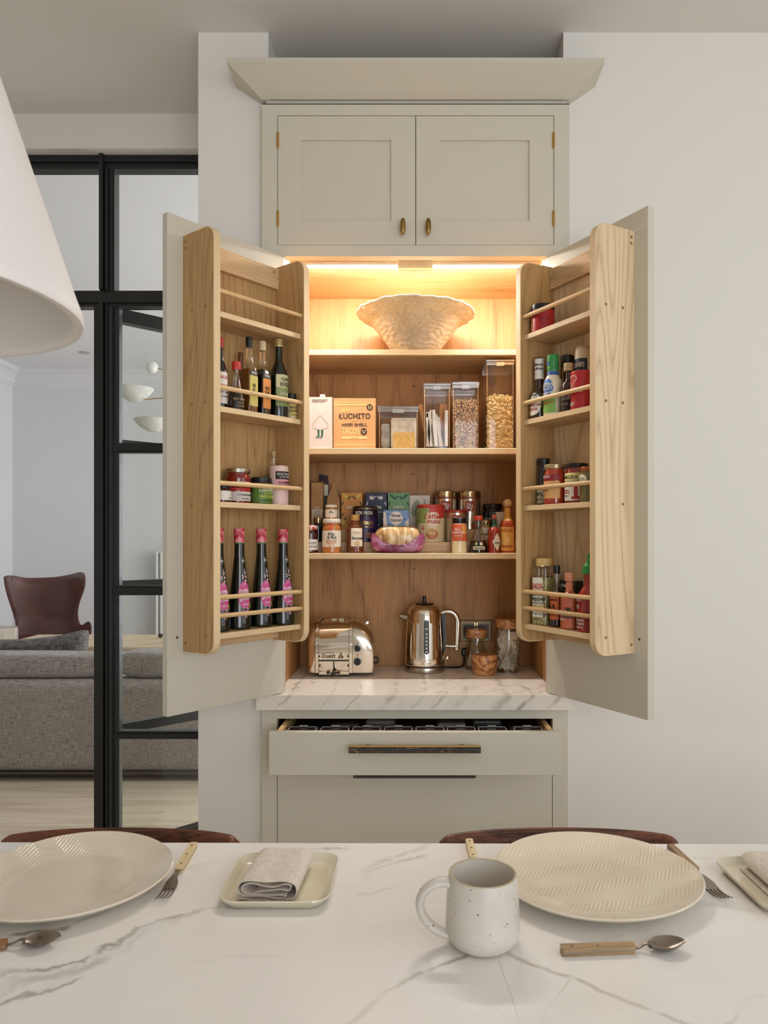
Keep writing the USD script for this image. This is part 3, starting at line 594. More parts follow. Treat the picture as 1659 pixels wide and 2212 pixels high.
HERR = mat('herringbone_glaze', {'t': ('texture_coordinate', {}), 's': ('separate_xyz', {}), 'zy': ('math', {'math_type': 'pingpong', 'value2': .038}), 'sk': ('math', {'math_type': 'multiply_add', 'value2': .75}), 'fr': ('math', {'math_type': 'pingpong', 'value2': .0044}),
           'sm': ('map_range', {'range_type': 'smoothstep', 'from_min': .0010, 'from_max': .0034, 'to_min': 0.0, 'to_max': 1.0, 'clamp': True}), 'b': ('bump', {'strength': .55, 'distance': .0014}), 'n': ('noise_texture', {'scale': 6, 'detail': 3}), 'r': ('rgb_ramp', {'ramp': [(.3, lin('#dfd0b6')), (.7, lin('#e8dbc3'))]}),
           'p': ('principled_bsdf', {'roughness': .18, 'coat_weight': .5, 'coat_roughness': .06})},
           [('t.object', 's.vector'), ('t.object', 'n.vector'), ('s.y', 'zy.value1'), ('zy.value', 'sk.value1'), ('s.x', 'sk.value3'), ('sk.value', 'fr.value1'), ('fr.value', 'sm.value'), ('sm.result', 'b.height'), ('b.normal', 'p.normal'), ('n.fac', 'r.fac'), ('r.color', 'p.base_color')])
plate('dinner_plate', 'large cream herringbone dinner plate beside the knife and speckled mug', (.343, -1.045, TZ + .0005), .25, .188)
plate('dinner_plate', 'large cream herringbone dinner plate cut by the left edge of the photo', (-.655, -1.045, TZ + .0005), 2.4, .184)

mug = thing('mug', 'white speckled stoneware mug with a looped handle on the table', 'mug', (.1095, -1.243, TZ + .0005), math.radians(186))
mo = [(0, 0), (.040, 0), (.050, .003), (.057, .010), (.0605, .022), (.0602, .045), (.0585, .08), (.0562, .108), (.0550, .1135)]
mi = [(.0520, .1125), (.0520, .108), (.054, .08), (.055, .04), (.054, .014), (.04, .008), (0, .007)]
part(mug, 'body', lathe(mo[::1], 64, caps=False), SPECK, 50)
part(mug, 'inside', lathe(mi, 64, caps=False), M('#d6cfc2', .35, 0, .2), 50)
part(mug, 'rim', lathe([(.0556, .1130), (.0552, .1141), (.0536, .1145), (.0520, .1138), (.0518, .1124)], 64, caps=False), MUGRIM, 50)
hp = spline([(.050, 0, .098), (.066, 0, .1015), (.087, 0, .096), (.1015, 0, .078), (.101, 0, .055), (.087, 0, .034), (.068, 0, .020), (.052, 0, .016)], 36)
part(mug, 'handle', tube(hp, np.interp(np.linspace(0, 1, 36), [0, .12, .5, .9, 1], [.0125, .0105, .0098, .0102, .0115]), 16, .72), SPECK, 60)

WOODH = oak('olive_handle', 0, '#b89a70', '#7d6244', 5, rough=.5, pore=.6)
WOODP = oak('pale_handle', 0, '#dcc69b', '#b5966a', 3, rough=.5, pore=.4)
SATIN = M('#9a9186', .3, 1.0)
def cutlery_handle(th, L, wood, x0=0.0, w=.0155, h=.0125):
    p = rrect(x0, x0 + L, -w / 2, w / 2, w * .25, 3)
    lo = ext(p, h * .4); hi = ext(p, h * .4); hi.apply_translation([0, 0, h * .6])
    part(th, 'handle', cat(lo, hi), wood, False)
    tg = ext(p.buffer(-.0002), h * .2); tg.apply_translation([0, 0, h * .4])
    part(th, 'tang', tg, SATIN, False)
    for k in (.15, .5, .85):
        part(th, 'rivet', xf(trimesh.creation.cylinder(.0022, h + .0008, sections=12), None, (x0 + L * k, 0, h / 2)), M('#57462f', .4, .6) if wood is WOODP else STEEL, False)
def fork(label, p0, p1, wood):
    p0, p1 = np.array(p0), np.array(p1); d = p1 - p0; L = np.linalg.norm(d[:2])
    th = thing('fork', label, 'fork', (p0[0], p0[1], TZ + .0006), math.atan2(d[1], d[0]))
    cutlery_handle(th, L * .50, wood)
    x = np.array([.49, .55, .62, .70, .75, .78]) * L; w = np.array([.0050, .0035, .0046, .0115, .0125, .0125]); z = np.array([.007, .0075, .010, .006, .003, .0025])
    up = np.stack([np.stack([x, w, z], 1), np.stack([x, -w, z], 1)], 1); lo = up.copy(); lo[:, :, 2] -= .0018
    P = np.concatenate([up, lo[:, ::-1]], 1); m = grid_mesh(P, close_v=True); m.fix_normals()
    tines = [tube(spline([(.775 * L, y, .0020), (.85 * L, y * 1.02, .0018), (.93 * L, y * 1.04, .005), (1.0 * L, y * 1.05, .010)], 10), np.linspace(.0022, .0010, 10), 8) for y in (-.0103, -.0034, .0034, .0103)]
    part(th, 'neck', m, SATIN, 40)
    for q in tines: part(th, 'tine', q, SATIN, 50)
    return th
fork('steel fork with pale wooden handle beside the left dinner plate', on(419, 1832, TZ), on(347, 1953, TZ), WOODP)
fork('steel fork with brown wooden handle between the right plate and side dish', on(1447, 1836, TZ), on(1572, 1953, TZ), WOODH)
kn = thing('knife', 'table knife with a pale riveted handle half hidden behind the mug', 'knife', tuple(on(1013, 1824, TZ)[:2]) + (TZ + .0006,), math.radians(-88))
cutlery_handle(kn, .095, WOODP)
bl = ext(Polygon([(.094, -.006), (.16, -.0085), (.20, -.006), (.212, .003), (.205, .0075), (.094, .006)]), .0018); bl.apply_translation([0, 0, .0055 * 0])
part(kn, 'blade', bl, SATIN, False)
def spoon(label, p0, p1, wood, Lh):
    p0, p1 = np.array(p0), np.array(p1); d = p1 - p0; L = np.linalg.norm(d[:2])
    th = thing('spoon', label, 'spoon', (p0[0], p0[1], TZ + .0006), math.atan2(d[1], d[0]))
    cutlery_handle(th, L * Lh, wood)
    bs = .70
    u = np.linspace(0, 1, 26); v = np.linspace(-1, 1, 15); P = np.zeros((26, 15, 3)); Q = np.zeros((26, 15, 3))
    for i, a in enumerate(u):
        wd = .0205 * math.sin(math.pi * min(.985, max(.04, a)) ** .80) ** .62
        zc = .0125 * (abs(a - .42) / .58) ** 1.8 + .0017
        x = (bs + (1 - bs) * a) * L
        bowl = .0115 * math.sin(math.pi * a) ** .7
        for j, b in enumerate(v):
            P[i, j] = (x, b * wd, zc + bowl * abs(b) ** 2); Q[i, j] = (x, b * wd * 1.0, zc + bowl * abs(b) ** 2 - .0015 * (1 - abs(b) ** 6))
    a = grid_mesh(P); b = grid_mesh(Q); b.faces = b.faces[:, ::-1]
    if a.face_normals[len(a.faces) // 2][2] < 0: a.faces = a.faces[:, ::-1]; b.faces = b.faces[:, ::-1]
    part(th, 'bowl', cat(a, b), STEEL2, True)
    nk = spline([(L * (Lh - .01), 0, .0065), (L * (Lh + .05), 0, .0075), (L * (bs - .01), 0, .0125), (L * (bs + .02), 0, .0105)], 12)
    part(th, 'neck', tube(nk, [.0032] * 8 + [.0036, .0042, .005, .006], 10, .5), STEEL2, 50)
STEEL2 = M('#91867a', .27, 1.0)
spoon('steel spoon with brown wooden handle lying in front of the right plate', on(1211, 2062, TZ), on(1481, 2052, TZ), WOODH, .59)
spoon('steel spoon with dark wooden handle in front of the left plate', on(-142, 2062, TZ), on(131, 2040, TZ), oak('dark_handle', 0, '#a0714a', '#6a4328', 5), .57)

def dish(label, cx, cy, rz, w=.200, l=.205):
    th = thing('side_dish', label, 'dish', (cx, cy, TZ + .0005), rz)
    def ring(w_, l_, r, z): p = np.array(rrect(-w_ / 2, w_ / 2, -l_ / 2, l_ / 2, r, 6).exterior.coords)[:-1]; return np.column_stack([p, np.full(len(p), z)])
    R = [ring(w * .80, l * .80, .022, 0), ring(w * .90, l * .90, .026, .003), ring(w, l, .032, .017), ring(w * .992, l * .992, .031, .0195), ring(w * .972, l * .972, .029, .0180), ring(w * .88, l * .88, .024, .007), ring(w * .80, l * .80, .020, .0052)]
    m = grid_mesh(np.array(R), close_v=True)
    n = len(R[0]); c0 = len(m.vertices); i = np.arange(n); j = np.roll(i, -1)
    m = trimesh.Trimesh(np.vstack([m.vertices, [[0, 0, 0], [0, 0, .0052]]]), np.vstack([m.faces, np.stack([np.full(n, c0), j, i], 1), np.stack([np.full(n, c0 + 1), 6 * n + i, 6 * n + j], 1)]), process=False); m.fix_normals()
    part(th, 'body', m, GLAZE2, 40)
dish('square straw-glazed side dish under the rolled napkin in the middle of the table', -.255, -1.045, 0)
dish('square straw-glazed side dish cut by the right edge of the photo', .700, -1.06, .06)
LINEN = weave('linen', '#cdbfae', '#e2d8ca', 900, 60, .95, .25)
def napkin(label, cx, cy, rz, mirror=1, L=.150):
    # one cloth folded over and over: a coiled cross-section carried along the fold
    W2 = .052
    path = [(-.058, .003), (-.03, .0035), (.0, .0025), (.030, .0035), (.047, .008), (.0535, .018), (.050, .031), (.040, .0365), (.0, .036), (-.040, .037), (-.052, .030), (-.054, .020), (-.046, .0125), (-.030, .0105), (.0, .0095), (.030, .0085), (.034, .0105), (.010, .0125), (-.025, .0135), (-.044, .018), (-.046, .026), (-.036, .0325), (-.018, .0315), (.0, .0275), (.018, .0285), (.034, .0325), (.043, .029), (.042, .023), (.030, .0225), (.012, .0215), (-.008, .0195), (-.022, .0165)]
    base_ = spline([(x * mirror, 0, z) for x, z in path], 190)
    th = thing('napkin', label, 'napkin', (cx, cy, TZ + .0062), rz)
    ny = 14; Y = np.linspace(0, L, ny); pts = []
    s = np.linspace(0, 1, 190)
    P = np.zeros((ny, 190, 3)); Q = np.zeros((ny, 190, 3))
    dx, dz = np.gradient(base_[:, 0]), np.gradient(base_[:, 2]); nl = np.hypot(dx, dz); nx, nz = -dz / nl, dx / nl
    for i, yy in enumerate(Y):
        f = yy / L
        wob = .0010 * np.sin(s * 90) * (1 - f) * (s < .22)
        x = base_[:, 0] * (1 + .0 * f) + .004 * f; z = np.maximum(base_[:, 2] * (1 - .08 * f) + wob, .0014)
        for A, o_ in ((P, .00065), (Q, -.00065)): A[i, :, 0] = x + nx * o_; A[i, :, 1] = yy; A[i, :, 2] = z + nz * o_
    ring = np.concatenate([P, Q[:, ::-1]], 1)
    m = grid_mesh(ring, close_v=True)
    capf = []
    N = 380
    for row in (0, ny - 1):
        for j in range(189):
            a, b, c, d = row * N + j, row * N + j + 1, row * N + N - 2 - j, row * N + N - 1 - j
            capf += [[a, b, c], [a, c, d]]
    m = trimesh.Trimesh(m.vertices, np.vstack([m.faces, capf]), process=False); m.fix_normals()
    part(th, 'cloth', m, LINEN, 50)
napkin('grey linen napkin rolled in folds on the middle side dish', -.268, -1.122, -.03)
napkin('grey linen napkin folded on the side dish at the right edge', .704, -1.136, .06)

# ================================================================ living room things
SOFA = weave('sofa_tweed', '#776c66', '#b3aaa2', 240, 22, .95, .5)
sf = thing('sofa', 'grey tweed sofa seen from behind through the open screen', 'sofa', (-1.75, 1.86, 0))
part(sf, 'back', rbox(-1.6, 1.0, 0, .24, .055, .585, .055), SOFA, 50)
part(sf, 'seat', rbox(-1.6, 1.0, .23, .95, .10, .42, .05), SOFA, 50)
part(sf, 'arm', rbox(-1.78, -1.605, 0, .95, .055, .56, .05), SOFA, 50)
part(sf, 'plinth', bx(-1.55, .97, .05, .90, 0.02, .054), M('#2b2622', .5), False)
part(sf, 'frame_rail', bx(-1.6, 1.0, .01, .03, .042, .056), M('#4a4038', .5), False)
for x in (-1.5, .9): part(sf, 'foot', bx(x - .03, x + .03, .1, .85, 0, .02), BLACK, False)
def cushion(label, x0, x1, y0, y1, z0, z1, r, m, tilt=0, e=3.0):
    nu, nv = 40, 22
    u = np.linspace(-np.pi / 2, np.pi / 2, nv); v = np.arange(nu) * 2 * np.pi / nu
    sg = lambda a, p: np.sign(a) * np.abs(a) ** p
    P = np.zeros((nv, nu, 3))
    for i, a in enumerate(u):
        cx = abs(math.cos(a)) ** (1 / e * 1.2); P[i, :, 0] = cx * sg(np.cos(v), 2 / e); P[i, :, 1] = cx * sg(np.sin(v), 2 / e); P[i, :, 2] = np.sign(math.sin(a)) * abs(math.sin(a)) ** (2 / e)
    g = grid_mesh(P, close_v=True); g.vertices *= np.array([(x1 - x0) / 2, (y1 - y0) / 2, (z1 - z0) / 2]); g.vertices += .006 * (meshkit.fbm(g.vertices * 14 + x0) - .5)[:, None]
    g.fix_normals()
    if tilt: g = xf(g, (tilt, [1, 0, 0]))
    return single('cushion', label, 'cushion', g, m, 60, ((x0 + x1) / 2, (y0 + y1) / 2, (z0 + z1) / 2))
cushion('long grey tweed back cushion lying along the sofa back, left of the black post', -3.2, -1.80, 1.94, 2.18, .587, .728, .07, SOFA, e=4.6)
cushion('grey tweed back cushion on the sofa, right of the black post', -1.795, -1.0, 1.94, 2.2, .587, .745, .07, SOFA, e=4.6)
VEL = weave('grey_velvet', '#4d4a46', '#7f7b75', 60, 22, .8, .15)
pp = [(-.75, -.24), (-.2, -.25), (.2, -.25), (.45, -.245), (.46, -.05), (.475, .125), (.44, .128), (.30, .095), (.10, .070), (-.30, .065), (-.75, .06)]
pil = ext(Polygon(pp).buffer(.008), .14); v, f = trimesh.remesh.subdivide_to_size(pil.vertices, pil.faces, .04, max_iter=12); pil = trimesh.Trimesh(v, f); pil.merge_vertices()
dd = np.array([Polygon(pp).buffer(.008).exterior.distance(Point(a, b)) for a, b in pil.vertices[:, :2]])
zc = pil.vertices[:, 2] - .07; pil.vertices[:, 2] = np.sign(zc) * np.minimum(np.abs(zc), .012 + .07 * np.sqrt(np.clip(dd / .06, 0, 1)))
vv = pil.vertices; pil = trimesh.Trimesh(np.stack([vv[:, 0], -vv[:, 2], vv[:, 1]], 1), pil.faces)
single('cushion', 'grey velvet scatter cushion with one corner up in front of the leather chair', 'cushion', pil, VEL, 70, (-2.64, 2.40, .685))
# armchair: moulded leather wing shell
LEATH = mottled('brown_leather', [(.3, '#52302a'), (.6, '#5d362d'), (.8, '#6a3f34')], 9, 4, .38, bump=.1)
eg = thing('armchair', 'brown leather egg-shaped wing armchair behind the sofa', 'armchair', (-3.60, 4.75, 0), 0)
eh = 7.2 / F
def EP(x, y): return ((x - 105) * eh, EYE - (y - CY) * eh)
outl = [EP(*p) for p in ((15, 1252), (16, 1244), (24, 1243), (40, 1248), (65, 1250), (95, 1249), (125, 1245), (155, 1239), (178, 1236), (190, 1240), (194, 1252), (191, 1267), (180, 1285), (168, 1305), (163, 1325), (165, 1340), (175, 1350), (188, 1347), (212, 1338), (236, 1345), (244, 1365), (240, 1400), (225, 1450), (190, 1490), (110, 1500), (60, 1490), (45, 1440), (38, 1395), (30, 1340), (20, 1290))]
op = Polygon(spline([(*p, 0) for p in outl + outl[:1]], 150)[:, :2]).buffer(0)
sh = ext(op, .055); v, f = trimesh.remesh.subdivide_to_size(sh.vertices, sh.faces, .06, max_iter=12); sh = trimesh.Trimesh(v, f); sh.merge_vertices()
X, Zc, Tn = sh.vertices[:, 0], sh.vertices[:, 1], sh.vertices[:, 2]
edge_d = np.array([op.exterior.distance(Point(a, b)) for a, b in sh.vertices[:, :2]])
rnd = np.sqrt(np.clip(edge_d / .03, 0, 1)); th_ = (Tn - .0275) * (.25 + .75 * rnd)
Yv = .20 - 1.5 * (X + .02) ** 2 - .55 * np.clip(.62 - Zc, 0, 1) ** 1.2 * 1.0 - th_
eggm = trimesh.Trimesh(np.stack([X, Yv, Zc], 1), sh.faces); eggm.fix_normals()
part(eg, 'shell', eggm, LEATH, 70)
part(eg, 'seat_cushion', rbox(-.30, .34, -.36, .10, .36, .48, .05), LEATH, 60)
armp = [EP(*p) for p in ((40, 1400), (40, 1372), (50, 1357), (62, 1358), (80, 1370), (98, 1388), (120, 1410), (90, 1450), (55, 1450))]
ar = ext(Polygon(spline([(*p, 0) for p in armp + armp[:1]], 60)[:, :2]).buffer(0), .05); vv = ar.vertices
part(eg, 'arm', trimesh.Trimesh(np.stack([vv[:, 0], -vv[:, 2] - .30, vv[:, 1]], 1), ar.faces), LEATH, 50)
part(eg, 'pedestal', cat(xf(trimesh.creation.cylinder(.025, .36, sections=16), None, (0, 0, .18)), *[bx(-.33, .33, -.02, .02, 0, .02) if k == 0 else bx(-.02, .02, -.33, .33, 0, .02) for k in (0, 1)]), M('#9d9a96', .3, 1.0), 40)
# bleached stump stool
st = thing('stump_table', 'bleached tree-stump side table left of the leather armchair', 'side table', (-3.72, 4.15, 0))
g = lathe([(0, 0), (.145, 0), (.148, .02), (.14, .3), (.142, .615), (.138, .63), (0, .63)], 40); g.vertices[:, :2] *= (1 + .05 * (meshkit.fbm(g.vertices * np.array([9, 9, 2])) - .5))[:, None]
part(st, 'trunk', g, mottled('bleached_wood', [(.3, '#a79c8e'), (.6, '#cfc6b8')], 20, 4, .8, stretch=(1, 1, .15), bump=.3), 40)
# low table, radiator, chandelier
lt = thing('low_table', 'pale wooden table behind the right end of the sofa', 'table', (-2.35, 3.25, 0))
TOPW = oak('pale_table', 0, '#d6c2a2', '#b69a74', 4)
part(lt, 'tabletop', rbox(-.75, .75, -.35, .35, .605, .64, .012), TOPW, 40)
for x in (-.62, .62):
    for y in (-.26, .26): part(lt, 'leg', tube([(x, y, 0), (x, y, .3), (x, y, .61)], .022, 12), TOPW, 50)
single('ornament', 'tiny dark ornament on the pale wooden table', 'ornament', cat(xf(trimesh.creation.icosphere(2, .018), None, (0, 0, .018)), xf(trimesh.creation.icosphere(2, .011), None, (.016, 0, .024))), BLACK, 60, (-2.02, 3.38, .6402))
rd = thing('radiator', 'white column radiator against the living room end wall', 'radiator', (-2.86, 5.72, 0))
RADW = M('#d9d8d6', .4)
for k in range(9):
    x = .05 * k
    part(rd, 'column', cat(tube([(x, -.03, .14), (x, -.03, .7), (x, -.03, 1.26)], .017, 12), tube([(x, .04, .14), (x, .04, .7), (x, .04, 1.26)], .017, 12), rbox(x - .023, x + .023, -.05, .06, 1.25, 1.29, .018), rbox(x - .023, x + .023, -.05, .06, .10, .15, .018)), RADW, 50)
for x in (0, .4): part(rd, 'foot', bx(x - .02, x + .02, -.04, .05, 0, .11), RADW, False)
ch = thing('chandelier', 'plaster bowl chandelier with thin brass arms and a white ball', 'chandelier', tuple(at(395, 800, 3.0)))
PLA = mottled('plaster', [(.3, '#cfcbc3'), (.7, '#e2dfd9')], 20, 4, .8)
e3 = (3.0 + D) / F
def CP(x, y, yo=0): return np.array([(x - 395) * e3, yo, -(y - 800) * e3])
part(ch, 'stem', tube([CP(395, 980), (0, 0, .2), (0, 0, 3.31 - at(395, 800, 3.0)[2])], .008, 10), BRASSB, 50)
b0 = CP(328, 793)
part(ch, 'ball', xf(trimesh.creation.icosphere(3, 13 * e3), None, b0), M('#e6e4e0', .4), 60)
part(ch, 'arm', tube([b0 + [.04, 0, -.01], CP(360, 800), CP(395, 805)], .004, 8), BRASSB, 50)
for cx, ytop, yb, w2, ya in ((295, 842, 870, 41, 862), (337, 909, 934, 42, 930)):
    c = CP(cx, yb, -.05); h = (yb - ytop) * e3; R = w2 * e3
    part(ch, 'bowl', xf(lathe([(0, 0), (R * .28, 0), (R * .62, h * .32), (R * .86, h * .68), (R, h), (R * .985, h * 1.02), (R * .83, h * .70), (R * .58, h * .38), (R * .2, h * .1), (0, h * .1)], 40), None, c), PLA, 40)
    part(ch, 'arm', tube([c + [R * .5, 0, h * .15], CP((cx + 395) / 2, ya - 2), CP(395, ya)], .004, 8), BRASSB, 50)

# ================================================================ food: builders
def dims(xl, xr, yt, Y, z0):                             # centre X, half-width and height of a thing seen between pixels xl and xr with its top at yt
    k = (Y + D) / F
    return ((xl + xr) / 2 - CX) * k, (xr - xl) / 2 * k, EYE - (yt - CY) * k - z0
def words(items, body=None, y=None, z=0.0, ang=0.0, off=.0008, edge=.006):
    ms = []
    for it in items:
        s, h, x, yy = it[:4]; kw = it[4] if len(it) > 4 else {}
        ms.append(text(s, h, x, yy, depth=.0004, **kw))
    m = cat(*ms)
    return body.wrap(m, z, ang, off, edge) if body else front(m, y, 0, z, off)
SHAPES = {
    'jar': [(0, 0), (.90, .0), (1, .05), (1, .80), (.93, .88), (.86, .93), (.86, 1)],
    'can': [(0, 0), (.98, 0), (1, .015), (1, .985), (.98, 1), (0, 1)],
    'bottle': [(0, 0), (.95, 0), (1, .03), (1, .56), (.93, .64), (.62, .74), (.42, .80), (.38, .86), (.38, 1)],
    'slim': [(0, 0), (.95, 0), (1, .03), (1, .60), (.9, .68), (.5, .76), (.40, .80), (.38, 1)],
    'cone': [(0, 0), (.96, 0), (1, .02), (.99, .10), (.62, .60), (.45, .82), (.42, .86), (.40, 1)],
    'soy': [(0, 0), (.97, 0), (1, .03), (.98, .16), (.80, .45), (.52, .68), (.40, .78), (.38, .88), (.42, 1)],
    'squat': [(0, 0), (.95, 0), (1, .03), (1, .50), (.90, .60), (.55, .72), (.48, .76), (.46, 1)],
    'tub': [(0, 0), (.97, 0), (1, .02), (1, .93), (.96, .975), (.82, 1), (0, 1)],
    'honey': [(0, 0), (.92, 0), (1, .03), (1, .30), (.96, .42), (.95, .55), (.98, .68), (.90, .80), (.62, .90), (.55, 1)],
}
def prof(shape, r, h): return [(a * r, b * h) for a, b in SHAPES[shape]]
def bottle(name, label, category, loc, rz, r, h, shape, glass, cap, e=2.0, n=28, neck=None, labels=(), group=None, extra=None, capname='cap', fill=None):
    # cap: (fraction of the height it takes, radius factor, material); labels: (z0, z1 as fractions, width as angle, material, words, ang)
    hc = cap[0] * h; hb = h - hc
    b = Body(prof(shape, r, hb), e, n)
    th = thing(name, label, category, loc, rz, group)
    if neck:                                             # (fraction of the body where the clear neck starts, material)
        zc = neck[0] * hb; p = b.p; rc = np.interp(zc, p[:, 1], p[:, 0])
        lo = [tuple(q) for q in p if q[1] < zc] + [(rc, zc), (0, zc)]; hi = [(rc, zc)] + [tuple(q) for q in p if q[1] > zc]
        part(th, 'body', lathe(lo, n, e), glass, 40); part(th, 'neck', lathe(hi, n, e), neck[1], 40)
    else:
        part(th, 'body', b.mesh(), glass, 40)
    if cap[2] is not None:
        rc = cap[1] * r
        part(th, capname, lathe([(0, hb - .001), (rc * .97, hb - .001), (rc, hb + .001), (rc, hb + hc * .20), (rc * .955, hb + hc * .23), (rc * .955, hb + hc * .30), (rc, hb + hc * .33), (rc * .985, h - .0015), (rc * .93, h), (0, h)], 28), cap[2], 35)
    for L in labels:
        z0, z1, wid, lm, ws = L[:5]; ang = L[5] if len(L) > 5 else 0.0
        za, zb2 = z0 * hb, z1 * hb
        rr = b.p[:, 0].max()
        pl = L[6] if len(L) > 6 else rrect(-wid * rr / 2, wid * rr / 2, 0, zb2 - za, min(.003, (zb2 - za) * .2), 3) if wid < 6.2 else sbox(-math.pi * rr, 0, math.pi * rr, zb2 - za)
        lp = part(th, 'label', b.wrap(ext(pl, .0002), za, ang, .0003, rr * .30), lm, True)
        for col, its in ws:
            part(lp, 'lettering', words([(s_, hh * (zb2 - za), x * rr, yy * (zb2 - za), *k) for s_, hh, x, yy, *k in its], b, None, za, ang), col, False)
    if extra: extra(th, b)
    return th
def on_rack(s, shelf, xl, xr, yt, d=.075):
    # a thing on a door shelf, seen between pixel columns: location, turn, radius, height
    z = RACKZ[shelf] + .0162
    c = (xl + xr) / 2
    hx, ux, uy, m = DOORS[s]; nx, ny = -uy * m, ux * m
    i0, i1 = RK0 + .0235, RK1 - .0235
    def solve(d):
        x, y, rz = rack(s, c, d); return ((x - hx) * ux + y * uy), x, y, rz
    a, x, y, rz = solve(d); r = min((xr - xl) / 2 * (y + D) / F, .0565)
    for _ in range(60):                                  # keep clear of the rack's back, dowels and sides
        d = min(max(d, .0135 + r), .1285 - r); a, x, y, rz = solve(d)
        if a - r >= i0: break
        if d < .1285 - r - .0005: d = min(d + .006, .1285 - r)
        else: r *= .97
    a = min(max(a, i0 + r), i1 - r); x, y = hx + ux * a + nx * d, uy * a + ny * d
    return (x, y, z), rz, r, EYE - (yt - CY) * (y + D) / F - z
WT, CREAM, RED, GOLD = M('#e9e2d6', .5), M('#e3d6b4', .5), M('#b52a24', .4), M('#c9a25c', .28, .9)
DKGLASS, GRGLASS = M('#120c08', .07, 0, .6), M('#0f150d', .07, 0, .6)
BRGLASS = M('#2a1108', .08, 0, .6)
AMBER = M('#7a4a1c', .06, 0, .6, trans=.35)
GREENLAB, YELLAB, ORLAB = M('#8f9b63', .5), M('#c9bd62', .5), M('#d98a3c', .5)
SILVER = M('#b8b2a8', .28, 1.0)
REDFOIL = mottled('red_patterned_foil', [(.40, '#b02738'), (.5, '#cf4a58'), (.58, '#dd8b90')], 60, 2, .4)

# ---- left door, second shelf
L = 'left larder door'
P, rz, r, h = on_rack(-1, 1, 463, 491, 730, .07)
bottle('sauce_bottle', 'dark sauce bottle with red cap and red-edged white label, half hidden by the rack side', 'bottle', P, rz, r, h, 'bottle', DKGLASS, (.13, .44, M('#b5352b', .4)), labels=[(.10, .60, 2.6, WT, [(RED, [('SAUCE', .10, 0, .78, {'bold': True}), ('BATCH', .06, 0, .55)]), (INK, [('finest quality', .05, 0, .35), ('brewed', .05, 0, .2)])])])
P, rz, r, h = on_rack(-1, 1, 493, 528, 782, .09)
bottle('soy_sauce_bottle', 'clear-necked soy sauce bottle with a red pouring cap on the left door', 'bottle', P, rz, r, h, 'soy', M('#17100b', .07, 0, .6), (.15, .56, M('#c4362b', .35)), neck=(.52, JARGLASS), labels=[(.06, .38, 2.0, M('#2a2218', .4), [(M('#b7a37c', .5), [('SOY SAUCE', .16, 0, .6, {'bold': True}), ('naturally', .12, 0, .35), ('brewed', .12, 0, .12)])])])
P, rz, r, h = on_rack(-1, 1, 509, 531, 762, .035)
bottle('vinegar_bottle', 'slim amber bottle with orange label standing behind the soy sauce', 'bottle', P, rz, r, h, 'bottle', AMBER, (.16, .5, M('#6b3a1e', .4)), labels=[(.10, .62, 2.4, ORLAB, [(RED, [('CIDER', .14, 0, .6)])])])
for (xl, xr, yt, lm, ls, cap_, lab) in ((521, 556, 729, YELLAB, ('WOK', 'OIL'), M('#1b1a1b', .4), 'square amber oil bottle with black cap and yellow label'), (550, 584, 738, ORLAB, ('TOASTED', 'SESAME', 'OIL'), M('#cdb98f', .4), 'square dark oil bottle with pale gold cap and orange label')):
    P, rz, r, h = on_rack(-1, 1, xl + 1, xr - 1, yt, .085)
    r *= .86
    bottle('oil_bottle', lab, 'bottle', P, rz + .12, r, h, 'bottle', AMBER if ls[0] == 'WOK' else DKGLASS, (.12, .56, cap_), e=7, n=48, neck=(.66 if ls[0] == 'WOK' else .70, JARGLASS),
           labels=[(.11, .56, 1.45, lm, [(M('#4d3d10', .5), [(s_, .11, 0, .62 - .15 * i, {'bold': True, 'width': r * (.9 if len(s_) > 4 else .6)}) for i, s_ in enumerate(ls)])]), (.56, .64, 1.45, INK, [(WT, [('WAITROSE', .42, 0, .3, {'width': r * 1.0})])])])
P, rz, r, h = on_rack(-1, 1, 582, 622, 733, .085)
bottle('olive_oil_bottle', 'dark green olive oil bottle with gold cap and cream and green label', 'bottle', P, rz, r, h, 'bottle', GRGLASS, (.10, .52, M('#b8a06b', .35, .5)),
       labels=[(.42, .60, 2.0, M('#d9cf9f', .5), [(M('#2b3a1c', .5), [('FILIPPO', .22, .05, .52, {'bold': True, 'width': r * 1.0}), ('BERIO', .30, .05, .10, {'bold': True, 'width': r * 1.2})])]), (.16, .42, 2.0, GREENLAB, [(M('#e8e4c8', .5), [('Extra Virgin', .17, 0, .60, {'width': r * 1.1}), ('Olive Oil', .19, 0, .32, {'width': r * .9})])])])
P, rz, r, h = on_rack(-1, 1, 616, 645, 851, .10)
bottle('spice_jar', 'small spice jar with black lid and yellow pepper label beside the olive oil', 'jar', P, rz, r, h, 'jar', M('#b9a98a', .12, 0, .6), (.28, .92, BLACK), labels=[(.12, .80, 2.2, M('#c7ae5d', .5), [(INK, [('WHITE', .2, 0, .62, {'bold': True}), ('PEPPER', .2, 0, .34, {'bold': True}), ('ground', .12, 0, .1)])])], capname='lid')
# ---- left door, third shelf
P, rz, r, h = on_rack(-1, 2, 466, 499, 1046, .105)
bottle('chutney_jar', 'small dark jar with plain white label by the rack side', 'jar', P, rz, r, h, 'jar', M('#3a1a12', .1, 0, .6), (.22, .95, BLACK), labels=[(.15, .80, 2.6, WT, [(INK, [('conserve', .10, .3, .18)])])], capname='lid')
P, rz, r, h = on_rack(-1, 2, 486, 541, 1013, .062)
bottle('jam_jar', 'large red jam jar with silver lid and pale banded label', 'jar', P, rz, r, h, 'jar', M('#7c1a14', .08, 0, .7), (.12, .98, SILVER), labels=[(.08, .38, 2.4, M('#cfc6bc', .5), [(INK, [('STRAWBERRY', .2, 0, .55), ('extra jam', .15, 0, .2)])]), (.40, .50, 2.4, RED, []), (.56, .70, 2.4, M('#d8d0c6', .5), [(RED, [('PRESERVE', .45, 0, .3)])])], capname='lid')
